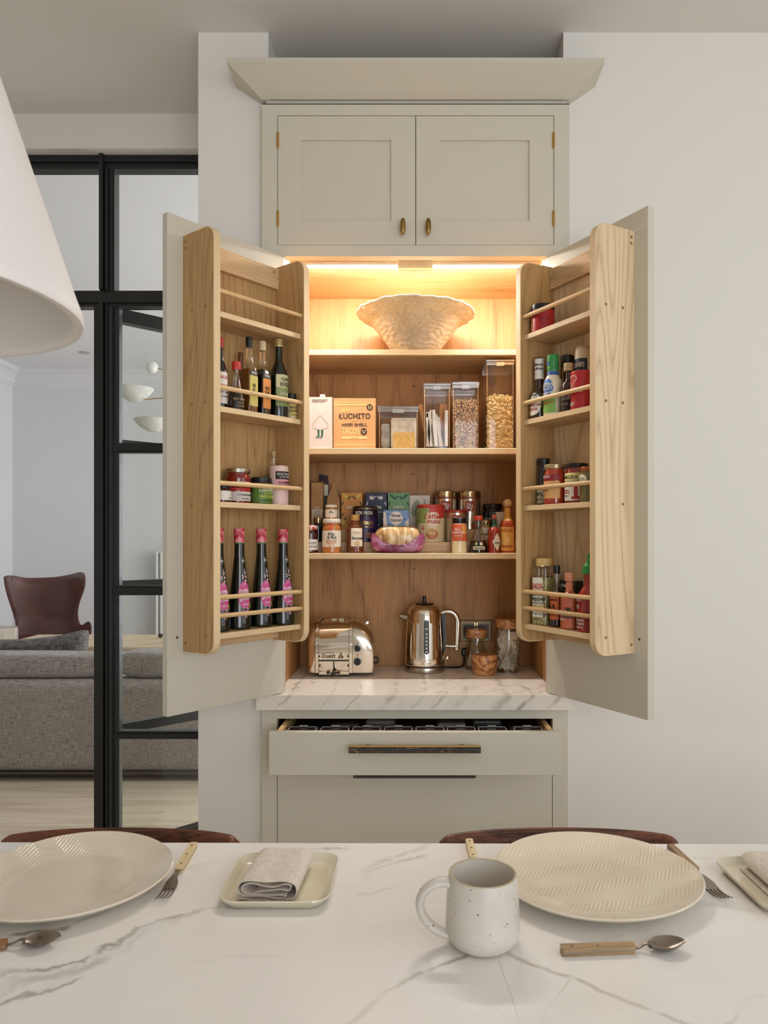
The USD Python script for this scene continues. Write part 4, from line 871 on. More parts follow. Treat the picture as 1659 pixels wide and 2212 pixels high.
P, rz, r, h = on_rack(-1, 2, 541, 588, 1032, .085)
bottle('salsa_jar', 'squat green salsa jar with black lid', 'jar', P, rz, r, h, 'jar', M('#5d6b2b', .12, 0, .6), (.20, .95, BLACK), labels=[(.06, .86, 2.9, M('#567a2d', .45), [(M('#e6e2c0', .5), [('Luchito', .24, 0, .66, {'bold': True})]), (M('#d9d44e', .5), [('MEXICAN', .09, 0, .50), ('TOMATILLO SALSA', .13, 0, .30, {'bold': True, 'width': r * 1.8})]), (M('#1d2a10', .5), [('roasted & tangy', .09, 0, .10)])])], capname='lid')
P, rz, r, h = on_rack(-1, 2, 582, 623, 1005, .088)
bottle('bicarbonate_tub', 'tall pale pink baking powder tub with black and pink label', 'tub', P, rz, r, h, 'tub', M('#e6c4ba', .45), (.012, .8, None), labels=[(.64, .84, 2.1, INK, [(WT, [('WAITROSE', .30, 0, .5), ('& PARTNERS', .18, 0, .2)])]), (.42, .64, 2.1, M('#e79aa5', .5), [(INK, [('BICARBONATE', .26, 0, .52, {'bold': True, 'width': r * 1.5}), ('OF SODA', .26, 0, .14, {'bold': True})])])])
def syrup_handle(th, b):
    r = b.p[:, 0].max(); z = b.p[-1, 1]
    q = spline([(r * .5, 0, z * .80), (r * .95, 0, z * .84), (r * 1.05, 0, z * .75), (r * .72, 0, z * .68)], 14); part(th, 'handle', tube(q, .0035, 8), BRGLASS, 60)
P, rz, r, h = on_rack(-1, 2, 578, 604, 975, .0385)
bottle('syrup_bottle', 'brown maple syrup flask with gold cap behind the pink tub', 'bottle', P, rz, r, h, 'bottle', BRGLASS, (.10, .42, M('#b39a5e', .4)), extra=syrup_handle, neck=(.68, JARGLASS), labels=[(.2, .62, 2.0, WT, [(RED, [('maple', .2, 0, .5)])])])
# ---- left door, bottom shelf: four cordial bottles
PINK, LILAC = M('#d2508f', .5), M('#a9958f', .5)
def flowers(seed):
    r_ = random.Random(seed); g = []
    for k in range(16):
        a = r_.uniform(0, 6.3); q = .0075 + r_.random() * .009
        g.append(affinity.translate(affinity.rotate(ell(0, 0, .0058, .0022, 3), math.degrees(a)), q * math.cos(a) * .8, q * math.sin(a) * 1.5))
    return unary_union(g)
first = None
for i, (xl, xr, yt) in enumerate(((453, 490, 1134), (495, 539, 1136), (543, 586, 1137), (589, 634, 1138))):
    (X, Y, Z), rz, r, h = on_rack(-1, 3, xl, xr, yt, .075)
    labs = ['tall green cordial bottle with pink label, half hidden by the rack side', 'tall green cordial bottle with pink label, second from the rack side', 'tall green cordial bottle with pink label, third from the rack side', 'tall green cordial bottle with pink label nearest the open larder']
    if first is None:
        r, h = .0362, .300
        b = Body(prof('cone', r, h * .86)); rr = r
        first = thing('cordial_bottle', labs[i], 'bottle', (X, Y, Z), rz, 'pink-labelled cordial bottles')
        part(first, 'body', b.mesh(), GRGLASS, 40)
        part(first, 'neck_ring', lathe([(r * .415, h * .845), (r * .43, h * .85), (r * .43, h * .86), (r * .41, h * .862)], 20), M('#3f6a3c', .2), 40)
        part(first, 'foil', lathe([(0, h * .86), (r * .44, h * .86), (r * .43, h * .90), (r * .455, h * .99), (r * .44, h), (0, h)], 22), REDFOIL, 40)
        lp = part(first, 'label', b.wrap(ell(0, 0, r * .80, h * .135, 12), h * .34, 0, .0003, .008), PINK, True)
        part(lp, 'lettering', words([('bottle', .015, 0, .004, {'bold': True, 'width': r * 1.25}), ('green', .015, 0, -.014, {'bold': True, 'width': r * 1.25}), ('elderflower', .0042, .004, -.030)], b, None, h * .34), M('#efe3e4', .5), False)
        part(first, 'emblem', b.wrap(cat(ext(unary_union([ell(0, 0, .0075, .0095).difference(ell(0, 0, .0062, .0082)), sbox(-.009, -.003, .009, .003)]), .0002)), h * .68, 0, .0004, .006), M('#b9b3aa', .5), True)
        fl_ = part(first, 'flower_print', b.wrap(flowers(1), h * .505, .08, .0003, .006), M('#c9aeb0', .5), True)
        part(first, 'flower_print', b.wrap(flowers(5), h * .205, -.1, .0006, .006), M('#b08a92', .5), True)
        part(first, 'seal', b.wrap(ell(0, 0, .007, .0085), h * .235, .55, .0009, .006), M('#c9a95a', .4, .5), True)
    else:
        copy_of(first, labs[i], (X, Y, Z), rz, 'pink-labelled cordial bottles')

# ---- right door, top shelf
P, rz, r, h = on_rack(1, 0, 1141, 1204, 661, .075)
bottle('cocoa_tin', 'lone red tin with black lid on the top rack of the right larder door', 'tin', P, rz, r, h, 'can', M('#b02228', .4), (.20, 1.02, BLACK), labels=[(.06, .95, 1.3, M('#e0a24a', .5), [(INK, [('HOT', .16, .1, .70, {'bold': True}), ('CHOCO', .12, .1, .45, {'bold': True}), ('LATE', .12, .1, .25, {'bold': True})])], -.9), (.72, .88, .7, INK, [(WT, [('F&M', .5, 0, .25)])], .0), (.10, .70, 1.2, M('#a51d24', .45), [(INK, [('drinking chocolate', .06, 0, .82), ('made with rich', .06, 0, .66), ('cocoa powder', .06, 0, .50), ('stir into milk', .06, 0, .34), ('250 g', .06, 0, .16)])], 1.0)], capname='lid')
# ---- right door, second shelf
P, rz, r, h = on_rack(1, 1, 1134, 1196, 776, .08)
bottle('barbecue_sauce_bottle', 'brown barbecue sauce bottle with tall printed white cap', 'bottle', P, rz, r, h, 'squat', M('#2c100a', .08, 0, .6), (.335, .52, M('#e4ddd2', .45)), labels=[(.08, .68, 2.0, M('#e9e2d4', .5), [(INK, [("SWEET BABY", .12, 0, .78, {'bold': True, 'width': r * 1.5}), ("RAY'S", .14, 0, .58, {'bold': True})]), (M('#a5471f', .5), [('Barbecue', .13, 0, .38, {'bold': True}), ('Sauce', .13, 0, .20, {'bold': True})])], .0, rrect(-.031, .031, 0, .072, .028, 8))],
       extra=lambda th, b: part(th, 'cap_print', Body([(.52 * b.p[:, 0].max(), 0), (.52 * b.p[:, 0].max(), .3)]).wrap(cat(text("SWEET BABY", .0052, 0, .190, True), text('The Sauce', .0072, 0, .168, True), text('is the Boss', .0072, 0, .155, True)), 0, 0, .0006, .006), INK, False))
def ranch_cap(th, b): pass
P, rz, r, h = on_rack(1, 1, 1174, 1215, 768, .100)
bottle('ranch_bottle', 'cream salad dressing bottle with green cap and blue band', 'bottle', P, rz, r, h, 'honey', M('#e2d4b4', .3, 0, .3), (.26, .64, M('#2f8a45', .35)), labels=[(.40, .78, 2.1, M('#3d6fb3', .45), [(WT, [('HIDDEN', .18, 0, .66, {'bold': True}), ('VALLEY', .18, 0, .44, {'bold': True}), ('Ranch', .26, 0, .10, {'bold': True})])], 0, ell(0, .030, .026, .029)), (.06, .38, 2.3, M('#7fae4c', .5), [(M('#c8472f', .5), [('original', .2, .2, .6)])]), (.90, .985, 6.28, M('#2d5f9f', .4), [])],
       extra=lambda th, b: part(th, 'cap_badge', Body([(.64 * b.p[:, 0].max(), 0), (.64 * b.p[:, 0].max(), .5)]).wrap(ell(0, 0, .008, .006), b.p[-1, 1] * 1.16, -.1, .0004, .006), M('#24549a', .4), True))
P, rz, r, h = on_rack(1, 1, 1211, 1240, 769, .035)
bottle('grinder', 'dark jar with ridged black lid behind the salad dressing', 'jar', P, rz, r, h, 'tub', M('#4a2d16', .12, 0, .5), (.17, 1.0, BLACK), capname='lid')
P, rz, r, h = on_rack(1, 1, 1213, 1243, 785, .095)
bottle('rose_water_bottle', 'small dark bottle with pale ribbed cap and black label', 'bottle', P, rz, r, h, 'slim', BRGLASS, (.15, .68, M('#b3976b', .4)), labels=[(.30, .42, 2.2, M('#8d8273', .5), [(INK, [('ROSE', .6, 0, .2, {'bold': True})])]), (.05, .30, 2.2, INK, [(M('#b9a98a', .5), [('WATER', .2, 0, .5)])])])
P, rz, r, h = on_rack(1, 1, 1242, 1276, 750, .037)
bottle('mayonnaise_jar', 'tall cream mayonnaise jar behind the red gravy drum', 'jar', P, rz, r, h, 'tub', M('#dfd4b4', .35), (.03, .9, M('#cfc39f', .4)), labels=[(.60, .84, 2.8, M('#22324a', .45), [(WT, [("HELLMANN'S", .30, 0, .45, {'bold': True, 'width': r * 2.0}), ('REAL', .2, 0, .12)])])], capname='lid')
heart = unary_union([ell(-.009, .006, .011, .010), ell(.009, .006, .011, .010), Polygon([(-.0185, .002), (.0185, .002), (0, -.020)])])
P, rz, r, h = on_rack(1, 1, 1233, 1281, 804, .0945)
bottle('gravy_drum', 'red cardboard gravy drum with a heart outline and red lid', 'tub', P, rz, r, h, 'can', M('#b3212a', .4), (.07, 1.02, M('#c12c30', .35)), labels=[(.45, .75, 2.0, M('#b8262e', .4), [(M('#e9cfa8', .5), [('BISTO', .32, .2, .05, {'bold': True})])]), (.10, .24, 2.0, M('#b8262e', .4), [(WT, [('GRAVY', .35, -.2, .4, {'bold': True}), ('granules', .22, -.2, .1)])])],
       extra=lambda th, b: part(th, 'heart_print', b.wrap(heart.difference(heart.buffer(-.0016)), b.p[-1, 1] * .80, -.25, .0007, .006), M('#ecdcc8', .5), True), capname='lid')
# ---- right door, third shelf
P, rz, r, h = on_rack(1, 2, 1160, 1188, 991, .045)
bottle('sauce_jar', 'dark jar with black lid at the back of the right third shelf', 'jar', P, rz, r, h, 'jar', M('#24120a', .08, 0, .6), (.13, .97, BLACK), labels=[(.05, .40, 2.6, M('#c9c2a8', .5), [(INK, [('TRUFFLE', .25, -.3, .5, {'bold': True}), ('sauce', .2, -.3, .2)])])], capname='lid')
P, rz, r, h = on_rack(1, 2, 1175, 1222, 1004, .092)
bottle('sauce_jar', 'orange-red pasta sauce jar with gold lid and peach label', 'jar', P, rz, r, h, 'jar', M('#a83a1c', .1, 0, .7), (.10, .95, M('#c0b08c', .3, .8)), labels=[(.66, .84, 2.7, M('#8c1f22', .5), [(WT, [('WAITROSE', .34, -.2, .4, {'width': r * 1.2})])]), (.16, .64, 2.7, M('#e3ad6e', .5), [(M('#8c4a1f', .5), [('Tomato & Basil', .10, -.2, .62), ('pasta sauce', .08, -.2, .45)])])], capname='lid')
P, rz, r, h = on_rack(1, 2, 1220, 1272, 1002, .066)
bottle('sauce_jar', 'red ragu jar with black lid and white label under a yellow band', 'jar', P, rz, r, h, 'jar', M('#8a2413', .1, 0, .7), (.10, .95, BLACK), labels=[(.62, .84, 2.9, M('#dcd28c', .5), [(INK, [('LA MOLLICA', .36, -.1, .3, {'bold': True, 'width': r * 2.0})])]), (.08, .61, 2.7, WT, [(INK, [('RAGO AL', .14, -.35, .76, {'bold': True}), ('MADE IN ITALY', .06, -.35, .22)]), (M('#a43a32', .5), [('POMODORO', .09, -.35, .48), ('BOLOGNESE', .09, -.35, .36)]), (RED, [('I', .75, .72, .1, {'bold': True}), ('I', .75, .80, .1, {'bold': True})])])], capname='lid')
P, rz, r, h = on_rack(1, 2, 1252, 1292, 1009, .105)
bottle('pesto_jar', 'small olive pesto jar with copper lid beside the rack side', 'jar', P, rz, r, h, 'jar', M('#6c6230', .12, 0, .6), (.12, .92, M('#a25f3a', .35, .5)), labels=[(.58, .84, 1.7, M('#d9d6bd', .5), [(M('#37512a', .5), [('PESTO', .32, -.2, .45), ('VERDE', .22, -.2, .15)])], -.15, ell(0, .014, .021, .0135))], capname='lid')
# ---- right door, bottom shelf
PEPPER = mottled('lemon_pepper', [(.35, '#5f5630'), (.5, '#9a8f55'), (.65, '#c4bb86')], 260, 2, .25, coat=.7)
P, rz, r, h = on_rack(1, 3, 1142, 1208, 1206, .070)
bottle('seasoning_jar', 'large square lemon pepper jar with a wide tan lid', 'jar', P, rz + .25, r * .74, h, 'tub', PEPPER, (.11, .92, M('#d3b06c', .45)), e=6, n=44, neck=(.80, JARGLASS), labels=[(.13, .80, 1.25, M('#e6e0d2', .5), [(M('#b5382a', .5), [('BADIA', .13, 0, .72, {'bold': True, 'width': r * .9})]), (INK, [('Lemon', .10, 0, .54, {'bold': True}), ('Pepper', .10, 0, .42, {'bold': True}), ('Pimienta Limon', .045, 0, .34), ('NET WT 6.5 oz', .045, 0, .06)]), (M('#d9c46a', .5), [('oo', .2, .1, .16, {'bold': True})])], -.12)], capname='lid')
P, rz, r, h = on_rack(1, 3, 1188, 1217, 1221, .095)
bottle('sauce_bottle', 'dark brown sauce bottle with black cap and orange label on the right rack', 'bottle', P, rz, r, h, 'bottle', BRGLASS, (.13, .52, BLACK), labels=[(.14, .58, 2.5, M('#cf6a2e', .5), [(INK, [('LEA & PERRINS', .10, 0, .78, {'bold': True, 'width': r * 2.0}), ('TEA', .2, -.2, .46, {'bold': True})]), (M('#7d2a14', .5), [('the original', .08, 0, .30), ('worcestershire', .08, 0, .14)])])], neck=(.62, JARGLASS))
P, rz, r, h = on_rack(1, 3, 1211, 1250, 1237, .098)
bottle('hot_sauce_bottle', 'coral hot sauce bottle with wrapped neck and diagonal label', 'bottle', P, rz, r, h, 'slim', M('#a85a38', .2, 0, .5), (.14, .54, M('#d08a66', .4)), labels=[(.02, .66, 2.8, M('#c66a4a', .5), [(WT, [('PERi', .16, -.3, .42, {'bold': True}), ('medium', .08, -.3, .26)])]), (.22, .52, 1.2, M('#2c221c', .5), [], .5, Polygon([(-.02, 0), (.02, .0), (.012, .034), (-.004, .034)])), (.78, .96, 4.0, M('#cf7d5a', .5), [])])
P, rz, r, h = on_rack(1, 3, 1247, 1296, 1204, .095)
def noz(th, b):
    z = b.p[-1, 1]; r = b.p[:, 0].max()
    part(th, 'cap', lathe([(0, z), (r * .56, z), (r * .56, z + .022), (r * .40, z + .026), (r * .20, z + .034), (r * .10, z + .058), (0, z + .060)], 20), M('#2f8f3f', .4), 40)
bottle('chilli_sauce_bottle', 'red chilli sauce bottle with green nozzle cap beside the rack side', 'bottle', P, rz, r, h * .78, 'bottle', M('#9c1f14', .18, 0, .6), (.0, .5, None), extra=noz, labels=[(.30, .62, 2.0, M('#9c1f14', .2), [(WT, [('SRIRACHA', .16, -.3, .72, {'width': r * 1.3}), ('HOT', .2, -.3, .30)])], -.2, ell(0, .03, .028, .03).difference(ell(0, .03, .026, .028))), (.04, .24, 2.4, M('#961c12', .2), [(WT, [('SRIRACHA HOT', .2, -.25, .72, {'bold': True, 'width': r * 1.4}), ('CHILLI SAUCE', .2, -.25, .42, {'bold': True, 'width': r * 1.4}), ('400 mL/475 g', .18, -.25, .12, {'width': r * 1.2})])])])

def pack(name, label, category, loc, rz, w, d, h, m, prints=(), extra=None, bev=.0008):
    th = thing(name, label, category, loc, rz)
    b = part(th, 'carton', bx(-w / 2, w / 2, -d / 2, d / 2, 0, h, bev), m, False)
    for i, (pm, ms) in enumerate(prints):
        tx = [front(q, -d / 2, 0, 0, .0002 + .0002 * i) for q in ms if isinstance(q, trimesh.Trimesh)]
        if tx: part(th, 'lettering', cat(*tx), pm, False)
        for q in ms:
            if not isinstance(q, trimesh.Trimesh): part(th, 'print', front(q, -d / 2, 0, 0, .0002 + .0002 * i), pm, False)
    if extra: extra(th)
    return th
(X, Y, Z), rz, r, h = on_rack(1, 3, 1206, 1258, 1254, .040)
pack('spice_box', 'black and white spice box behind the coral hot sauce', 'box', (X, Y, Z), rz, .082, .03, h, M('#1c1a18', .45), [(WT, [text('TONIGHT', .008, 0, h * .86, True), sbox(-.035, h * .25, .035, h * .72)]), (INK, [text('steak mix', .008, 0, h * .5)])])

# ================================================================ second shelf
def shelf_item(xl, xr, yt, Y, z): X, r, h = dims(xl, xr, yt, Y, z); return (X, Y, z), r, h
ZB = [SH[0][1] + .0003, SH[1][1] + .0003, SH[2][1] + .0003]
# bowl on the top shelf
bw = thing('bowl', 'wide crinkled natural fibre bowl with bright rim on the top shelf', 'bowl', (0, .300, ZB[0]))
n = 144; prof_b = [(0, .004), (.080, .004), (.088, .012), (.105, .034), (.135, .075), (.165, .116), (.176, .128), (.188, .134), (.208, .147), (.226, .161)]
pb = np.array(spline([(a, 0, b) for a, b in prof_b], 70)[:, [0, 2]]) * [.966, .94]; t = np.arange(n) * 2 * np.pi / n
P = np.zeros((70, n, 3))
for i, (r, z) in enumerate(pb):
    q = np.stack([np.cos(t) * r * 60, np.sin(t) * r * 60, np.full(n, z * 34 + .0)], 1)
    cr = (.0075 * (meshkit.fbm(q * np.array([1, 1, .8]), 3, 4) - .5) + .0012 * np.sin(z * 420 + 9 * meshkit.noise(q * .5, 2))) * min(1, i / 8)
    rr = r + cr; P[i, :, 0], P[i, :, 1] = rr * np.cos(t), rr * np.sin(t); P[i, :, 2] = z + (.0035 * (meshkit.noise(np.stack([np.cos(t) * 9, np.sin(t) * 9, t * 0], 1)) - .5) * 2 + .0015 * np.sin(t * 23) if i == 69 else 0)
Q = P.copy(); rad = np.linalg.norm(P[:, :, :2], axis=2, keepdims=True); Q[:, :, :2] *= (np.maximum(rad - .006, 0) / np.maximum(rad, 1e-6)); Q[:-1, :, 2] += .003
m = grid_mesh(np.concatenate([P, Q[::-1]], 0), close_v=True); m.fix_normals()
FIB = mat('bowl_fibre', {'t': ('texture_coordinate', {}), 'm': ('mapping', {'scale': (70, 70, 36)}), 'n': ('noise_texture', {'scale': 1.6, 'detail': 4, 'distortion': .6}), 'n2': ('noise_texture', {'scale': 7, 'detail': 2}), 'a': ('math', {'math_type': 'multiply_add', 'value2': .55}), 'h2': ('math', {'math_type': 'multiply', 'value2': .45}),
           'r': ('rgb_ramp', {'ramp': [(.3, lin('#a08e70')), (.5, lin('#bfb094')), (.7, lin('#d6cab2'))]}), 'b': ('bump', {'strength': .5, 'distance': .003}), 'p': ('principled_bsdf', {'roughness': .6}), 'tr': ('translucent_bsdf', {'color': lin('#d8c39a')}), 'x': ('mix_closure', {'fac': .12})},
          [('t.object', 'm.vector'), ('m.vector', 'n.vector'), ('t.object', 'n2.vector'), ('n2.fac', 'h2.value1'), ('n.fac', 'a.value1'), ('h2.value', 'a.value3'), ('a.value', 'r.fac'), ('r.color', 'p.base_color'), ('n.fac', 'b.height'), ('b.normal', 'p.normal'), ('p.BSDF', 'x.closure1'), ('tr.BSDF', 'x.closure2')], 'x.closure')
part(bw, 'shell', m, FIB, True)
part(bw, 'rim', tube(np.vstack([P[69], P[69][:1]]) + [0, 0, .001], .0034, 8, caps=False), M('#eadcc0', .5), 60)

(X, Y, Z), r, h = shelf_item(671, 719, 862, .262, ZB[1])
w_ = r * 2
PALEPINK = M('#e9dcd2', .5)
c = thing('oat_drink_carton', 'tall white drink carton with green-booted line drawing at the left of the shelf', 'carton', (X, Y, Z), 0)
b_ = part(c, 'carton', bx(-r, r, -r, r, 0, h, .001), PALEPINK, False)
part(c, 'top_fold', trimesh.convex.convex_hull(np.array([(-r, -r, h), (r, -r, h), (-r, r, h), (r, r, h), (-r, r, h + .014), (r, r, h + .014), (-r, r - .003, h + .014), (r, r - .003, h + .014)])), PALEPINK, False)
part(c, 'cap', xf(trimesh.creation.cylinder(.0105, .012, sections=24), None, (.004, -.008, h + .008)), WT, 40)
part(c, 'lettering', cat(front(text('MINOR FIGURES', .0042, -.002, h * .93, True, width=r * 1.4), -r, off=.0003), front(text('BARISTA OAT', .0042, -.005, h * .90, True, width=r * 1.1), -r, off=.0003)), M('#6b645c', .6), False)
bodyo = unary_union([ell(0, h * .47, r * .55, h * .115), ell(0, h * .60, r * .20, h * .038), ell(-r * .52, h * .45, r * .16, h * .06), ell(r * .52, h * .45, r * .16, h * .06)])
part(c, 'line_drawing', front(bodyo.buffer(.0002).difference(bodyo.buffer(-.0005)), -r, off=.0003), M('#8d857c', .6), False)
part(c, 'boots', front(unary_union([Polygon([(-.010, h * .36), (-.003, h * .36), (-.003, h * .22), (-.018, h * .20), (-.016, h * .22), (-.009, h * .235)]), Polygon([(.003, h * .36), (.011, h * .36), (.009, h * .22), (-.004, h * .19), (-.003, h * .21), (.003, h * .23)])]), -r, off=.0003), M('#2f6b52', .5), False)

(X, Y, Z), r, h = shelf_item(720, 811.5, 860, .252, ZB[1])
w_ = 2 * r
BROWNP, YELP, ORP = M('#3b1d17', .5), M('#f3d48a', .5), M('#dba56c', .5)
tw = 2 * r
zig = unary_union([Polygon([(-r + .004 + i * (tw - .008) / 22, 0), (-r + .004 + (i + .5) * (tw - .008) / 22, .006), (-r + .004 + (i + 1) * (tw - .008) / 22, 0)]) for i in range(22)])
band = zig.union(sbox(-r + .003, .0068, r - .003, .0080)).union(sbox(-r + .003, -.0022, r - .003, -.001))
pack('taco_box', 'orange taco shell box printed with brown and yellow lettering', 'box', (X, .252 + .03, Z), 0, tw, .058, h, ORP,
     [(YELP, [affinity.translate(band, 0, h * .865), affinity.translate(band, 0, h * .08), text('Gran', .0115, -r * .42, h * .735, True, rot=.12), text('MEXICAN', .0042, 0, h * .555, True), text('TACOS', .0215, -.014, h * .295, True, width=tw * .42), rrect(-r * .62, r * .62, h * .205, h * .25, .004)]),
      (BROWNP, [text('ŁUCHITO', .0185, 0, h * .60, True, width=tw * .74), text('HARD SHELL', .0098, 0, h * .455, True, width=tw * .60), ell(r * .72, h * .82, .0115, .0115), ell(r * .44, h * .345, .0115, .0125), text('crunchy corn shells', .0022, 0, h * .219)]),
      (YELP, [text('10', .0085, r * .72, h * .805, True), text('SHELLS', .0022, r * .72, h * .785, True), ell(r * .44 - .0045, h * .36, .003, .0022), ell(r * .44 + .0045, h * .36, .003, .0022), ell(r * .44, h * .325, .005, .0018)])])

CLEARRIM = clear('clear_lid', '#ffffff', .85, .15)
def canister(label, xl, xr, yt, Y0, z, depth, lid=.022):
    X, r, h = dims(xl, xr, yt, Y0, z)
    th = thing('storage_canister', label, 'canister', (X, Y0 + depth / 2, z))
    dp = depth / 2; hb = h - lid; rr = r * .93
    # open-topped thin-walled body
    def ring(w, d_, zz): p = np.array(rrect(-w, w, -d_, d_, .010, 4).exterior.coords)[:-1]; return np.column_stack([p, np.full(len(p), zz)])
    R = [ring(rr * .97, dp * .97, .0), ring(rr, dp * .98, .004), ring(rr, dp * .98, hb)]
    m = grid_mesh(np.array(R), close_v=True); nn = len(R[0]); i = np.arange(nn); m = trimesh.Trimesh(np.vstack([m.vertices, [[0, 0, 0]]]), np.vstack([m.faces, np.stack([np.full(nn, 3 * nn), np.roll(i, -1), i], 1)]), process=False); m.fix_normals()
    part(th, 'body', m, PLASTIC, 40)
    ld = part(th, 'lid', cat(rbox(-r, r, -dp * 1.03, dp * 1.03, hb + lid * .55, h, .003), rbox(-r * .97, r * .97, -dp, dp, hb, hb + lid * .6, .003)), CLEARRIM, 40)
    part(ld, 'clip', cat(bx(-r * .28, r * .28, -dp * 1.08, -dp * 1.02, hb - .004, hb + lid * .5, .001)), CLEARRIM, False)
    part(th, 'base_rim', ext(rrect(-rr, rr, -dp * .98, dp * .98, .010, 4).difference(rrect(-rr * .95, rr * .95, -dp * .93, dp * .93, .009, 4)), .003), CLEARRIM, False)
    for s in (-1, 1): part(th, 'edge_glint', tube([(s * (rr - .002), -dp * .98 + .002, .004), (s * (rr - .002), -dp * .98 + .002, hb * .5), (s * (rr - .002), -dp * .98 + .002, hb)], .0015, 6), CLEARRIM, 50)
    return th, rr, dp * .98, hb
th, rr, dp, hb = canister('low wide clear canister holding a paper-wrapped pack', 815.5, 905.5, 877, .24, ZB[1], .16)
k = part(th, 'packet', rbox(-.028, rr * .93, -.072, -.035, .004, hb * .86, .008), mottled('translucent_wrap', [(.35, '#cbbba2'), (.6, '#e2d5c0')], 50, 4, .3, bump=.3), 40)
part(k, 'label', front(sbox(-.019, .004, rr * .86, hb * .46), -.0722), mottled('yellow_print', [(.35, '#d9a94d'), (.6, '#e6bf6c')], 60, 3, .4), False)
part(th, 'wrapping', rbox(-rr * .92, -.03, -.06, .05, .005, hb * .72, .012), mottled('grey_wrap', [(.35, '#8f8a80'), (.6, '#b5afa4')], 40, 4, .35, bump=.4), 40)
th, rr, dp, hb = canister('clear canister of white paper stick sachets beside the muesli', 914, 974, 827, .24, ZB[1], .16)
r_ = random.Random(11)
PAPW = [M('#e2d8cc', .6), M('#d8ccbc', .6), M('#ece3d8', .6)]
for k in range(16):
    x0 = r_.uniform(-.8, .8) * rr; lean = r_.uniform(-.30, .12); yy = -dp + .014 + (k % 4) * .009; L = hb * r_.uniform(.48, .62)
    g = rbox(-.0062, .0062, -.0018, .0018, 0, L, .0016, 2); g = xf(g, (-lean * -1, [0, 1, 0]))
    tip = x0 - math.sin(-lean) * L * -1
    x0 = max(-rr + .012, min(rr - .012, x0)); x1 = x0 + math.sin(lean) * L
    if abs(x1) > rr - .009: g = xf(rbox(-.0062, .0062, -.0018, .0018, 0, L, .0016, 2), (math.asin(max(-.9, min(.9, ((rr - .012) * np.sign(x1) - x0) / L))), [0, 1, 0]))
    part(th, 'sachet', xf(g, None, (x0, yy, .012)), PAPW[k % 3], 40)
for x0, a in ((-rr * .62, -.18), (rr * .18, .06), (rr * .62, .02)):
    part(th, 'orange_sachet', xf(rbox(-.0075, .0075, -.002, .002, hb * .34, hb * .80, .0018, 2), (a, [0, 1, 0]), (x0, -dp + .052, .0)), M('#c9864a', .5), 40)
th, rr, dp, hb = canister('clear canister of muesli with dried berries', 976, 1036, 825, .24, ZB[1], .16)
def scatter(parent, name, rr, dp, z0, z1, size, mats, count, seed, shape='flake'):
    r_ = random.Random(seed); groups = [[] for _ in mats]
    base_ = {'flake': lambda s_: xf(trimesh.creation.icosphere(1, s_), None, None), 'loop': lambda s_: trimesh.creation.torus(s_ * .70, s_ * .30, major_sections=11, minor_sections=6)}[shape]
    for k in range(count):
        u = r_.random()
        if u < .62: p = (r_.uniform(-1, 1) * (rr - size * 1.05), -dp + size * r_.uniform(1.05, 1.6), r_.uniform(z0 + size, z1 - size))
        elif u < .80: p = (-np.sign(0.5 - r_.random()) * (rr - size * 1.1), r_.uniform(-1, 1) * (dp - size * 1.1), r_.uniform(z0 + size, z1 - size))
        else: p = (r_.uniform(-1, 1) * (rr - size * 1.1), r_.uniform(-1, 1) * (dp - size * 1.1), z1 - size * r_.uniform(0, .6))
        g = base_(size * r_.uniform(.8, 1.05))
        if shape == 'flake': g.apply_scale([1, r_.uniform(.5, 1), r_.uniform(.45, .9)])
        g.apply_transform(trimesh.transformations.euler_matrix(r_.uniform(0, 6), r_.uniform(0, 6), r_.uniform(0, 6)) if shape == 'flake' else trimesh.transformations.euler_matrix(math.pi / 2 + r_.uniform(-.8, .8), r_.uniform(-.8, .8), r_.uniform(-.5, .5)))
        g.apply_translation(p)
        groups[min(int(r_.random() ** 2.2 * len(mats)), len(mats) - 1)].append(g)
    for g, (nm, mt) in zip(groups, mats):
        if g: part(parent, nm, cat(*g), mt, 40, kind='stuff')
part(th, 'muesli_core', bx(-rr + .006, rr - .006, -dp + .006, dp - .006, .004, hb * .80), mottled('oats', [(.35, '#8d6a44'), (.6, '#c9a97c')], 130, 3, .8, bump=.5), False)
scatter(th, 'oat_flakes', rr, dp, .003, hb * .82, .0036, [('oat_flakes', M('#cdb48c', .7)), ('grain_flakes', M('#b3906a', .7)), ('red_berries', M('#a8413f', .6)), ('dark_berries', M('#453846', .6))], 1100, 4)
th, rr, dp, hb = canister('tall clear canister of cereal hoops next to the open right door', 1049, 1112, 776, .235, ZB[1], .18)
part(th, 'cereal_core', bx(-rr + .008, rr - .008, -dp + .009, dp - .008, .004, hb * .62), M('#cfa868', .8), False)
scatter(th, 'cereal_hoops', rr, dp, .003, hb * .645, .0062, [('cereal_hoops', M('#ecd09a', .7)), ('cereal_hoops_toasted', M('#dfbd7e', .7))], 620, 9, 'loop')

# ================================================================ third shelf: stepped rack and groceries
ST1, ST2 = 1.410, 1.458
rs = thing('shelf_riser', 'two-step oak riser at the back of the grocery shelf', 'riser', (0, 0, 0))
for (ya, yb, zt_) in ((.311, .421, ST1), (.421, BY - .003, ST2)):
    part(rs, 'step', bx(-IW + .004, IW - .004, ya + .008, yb, zt_ - .010, zt_, .0008), OAKX, False)
    part(rs, 'riser_board', bx(-IW + .004, IW - .004, ya, ya + .008, ZB[2], zt_, .0008), OAKX, False)
Z1, Z2 = ST1 + .0003, ST2 + .0003
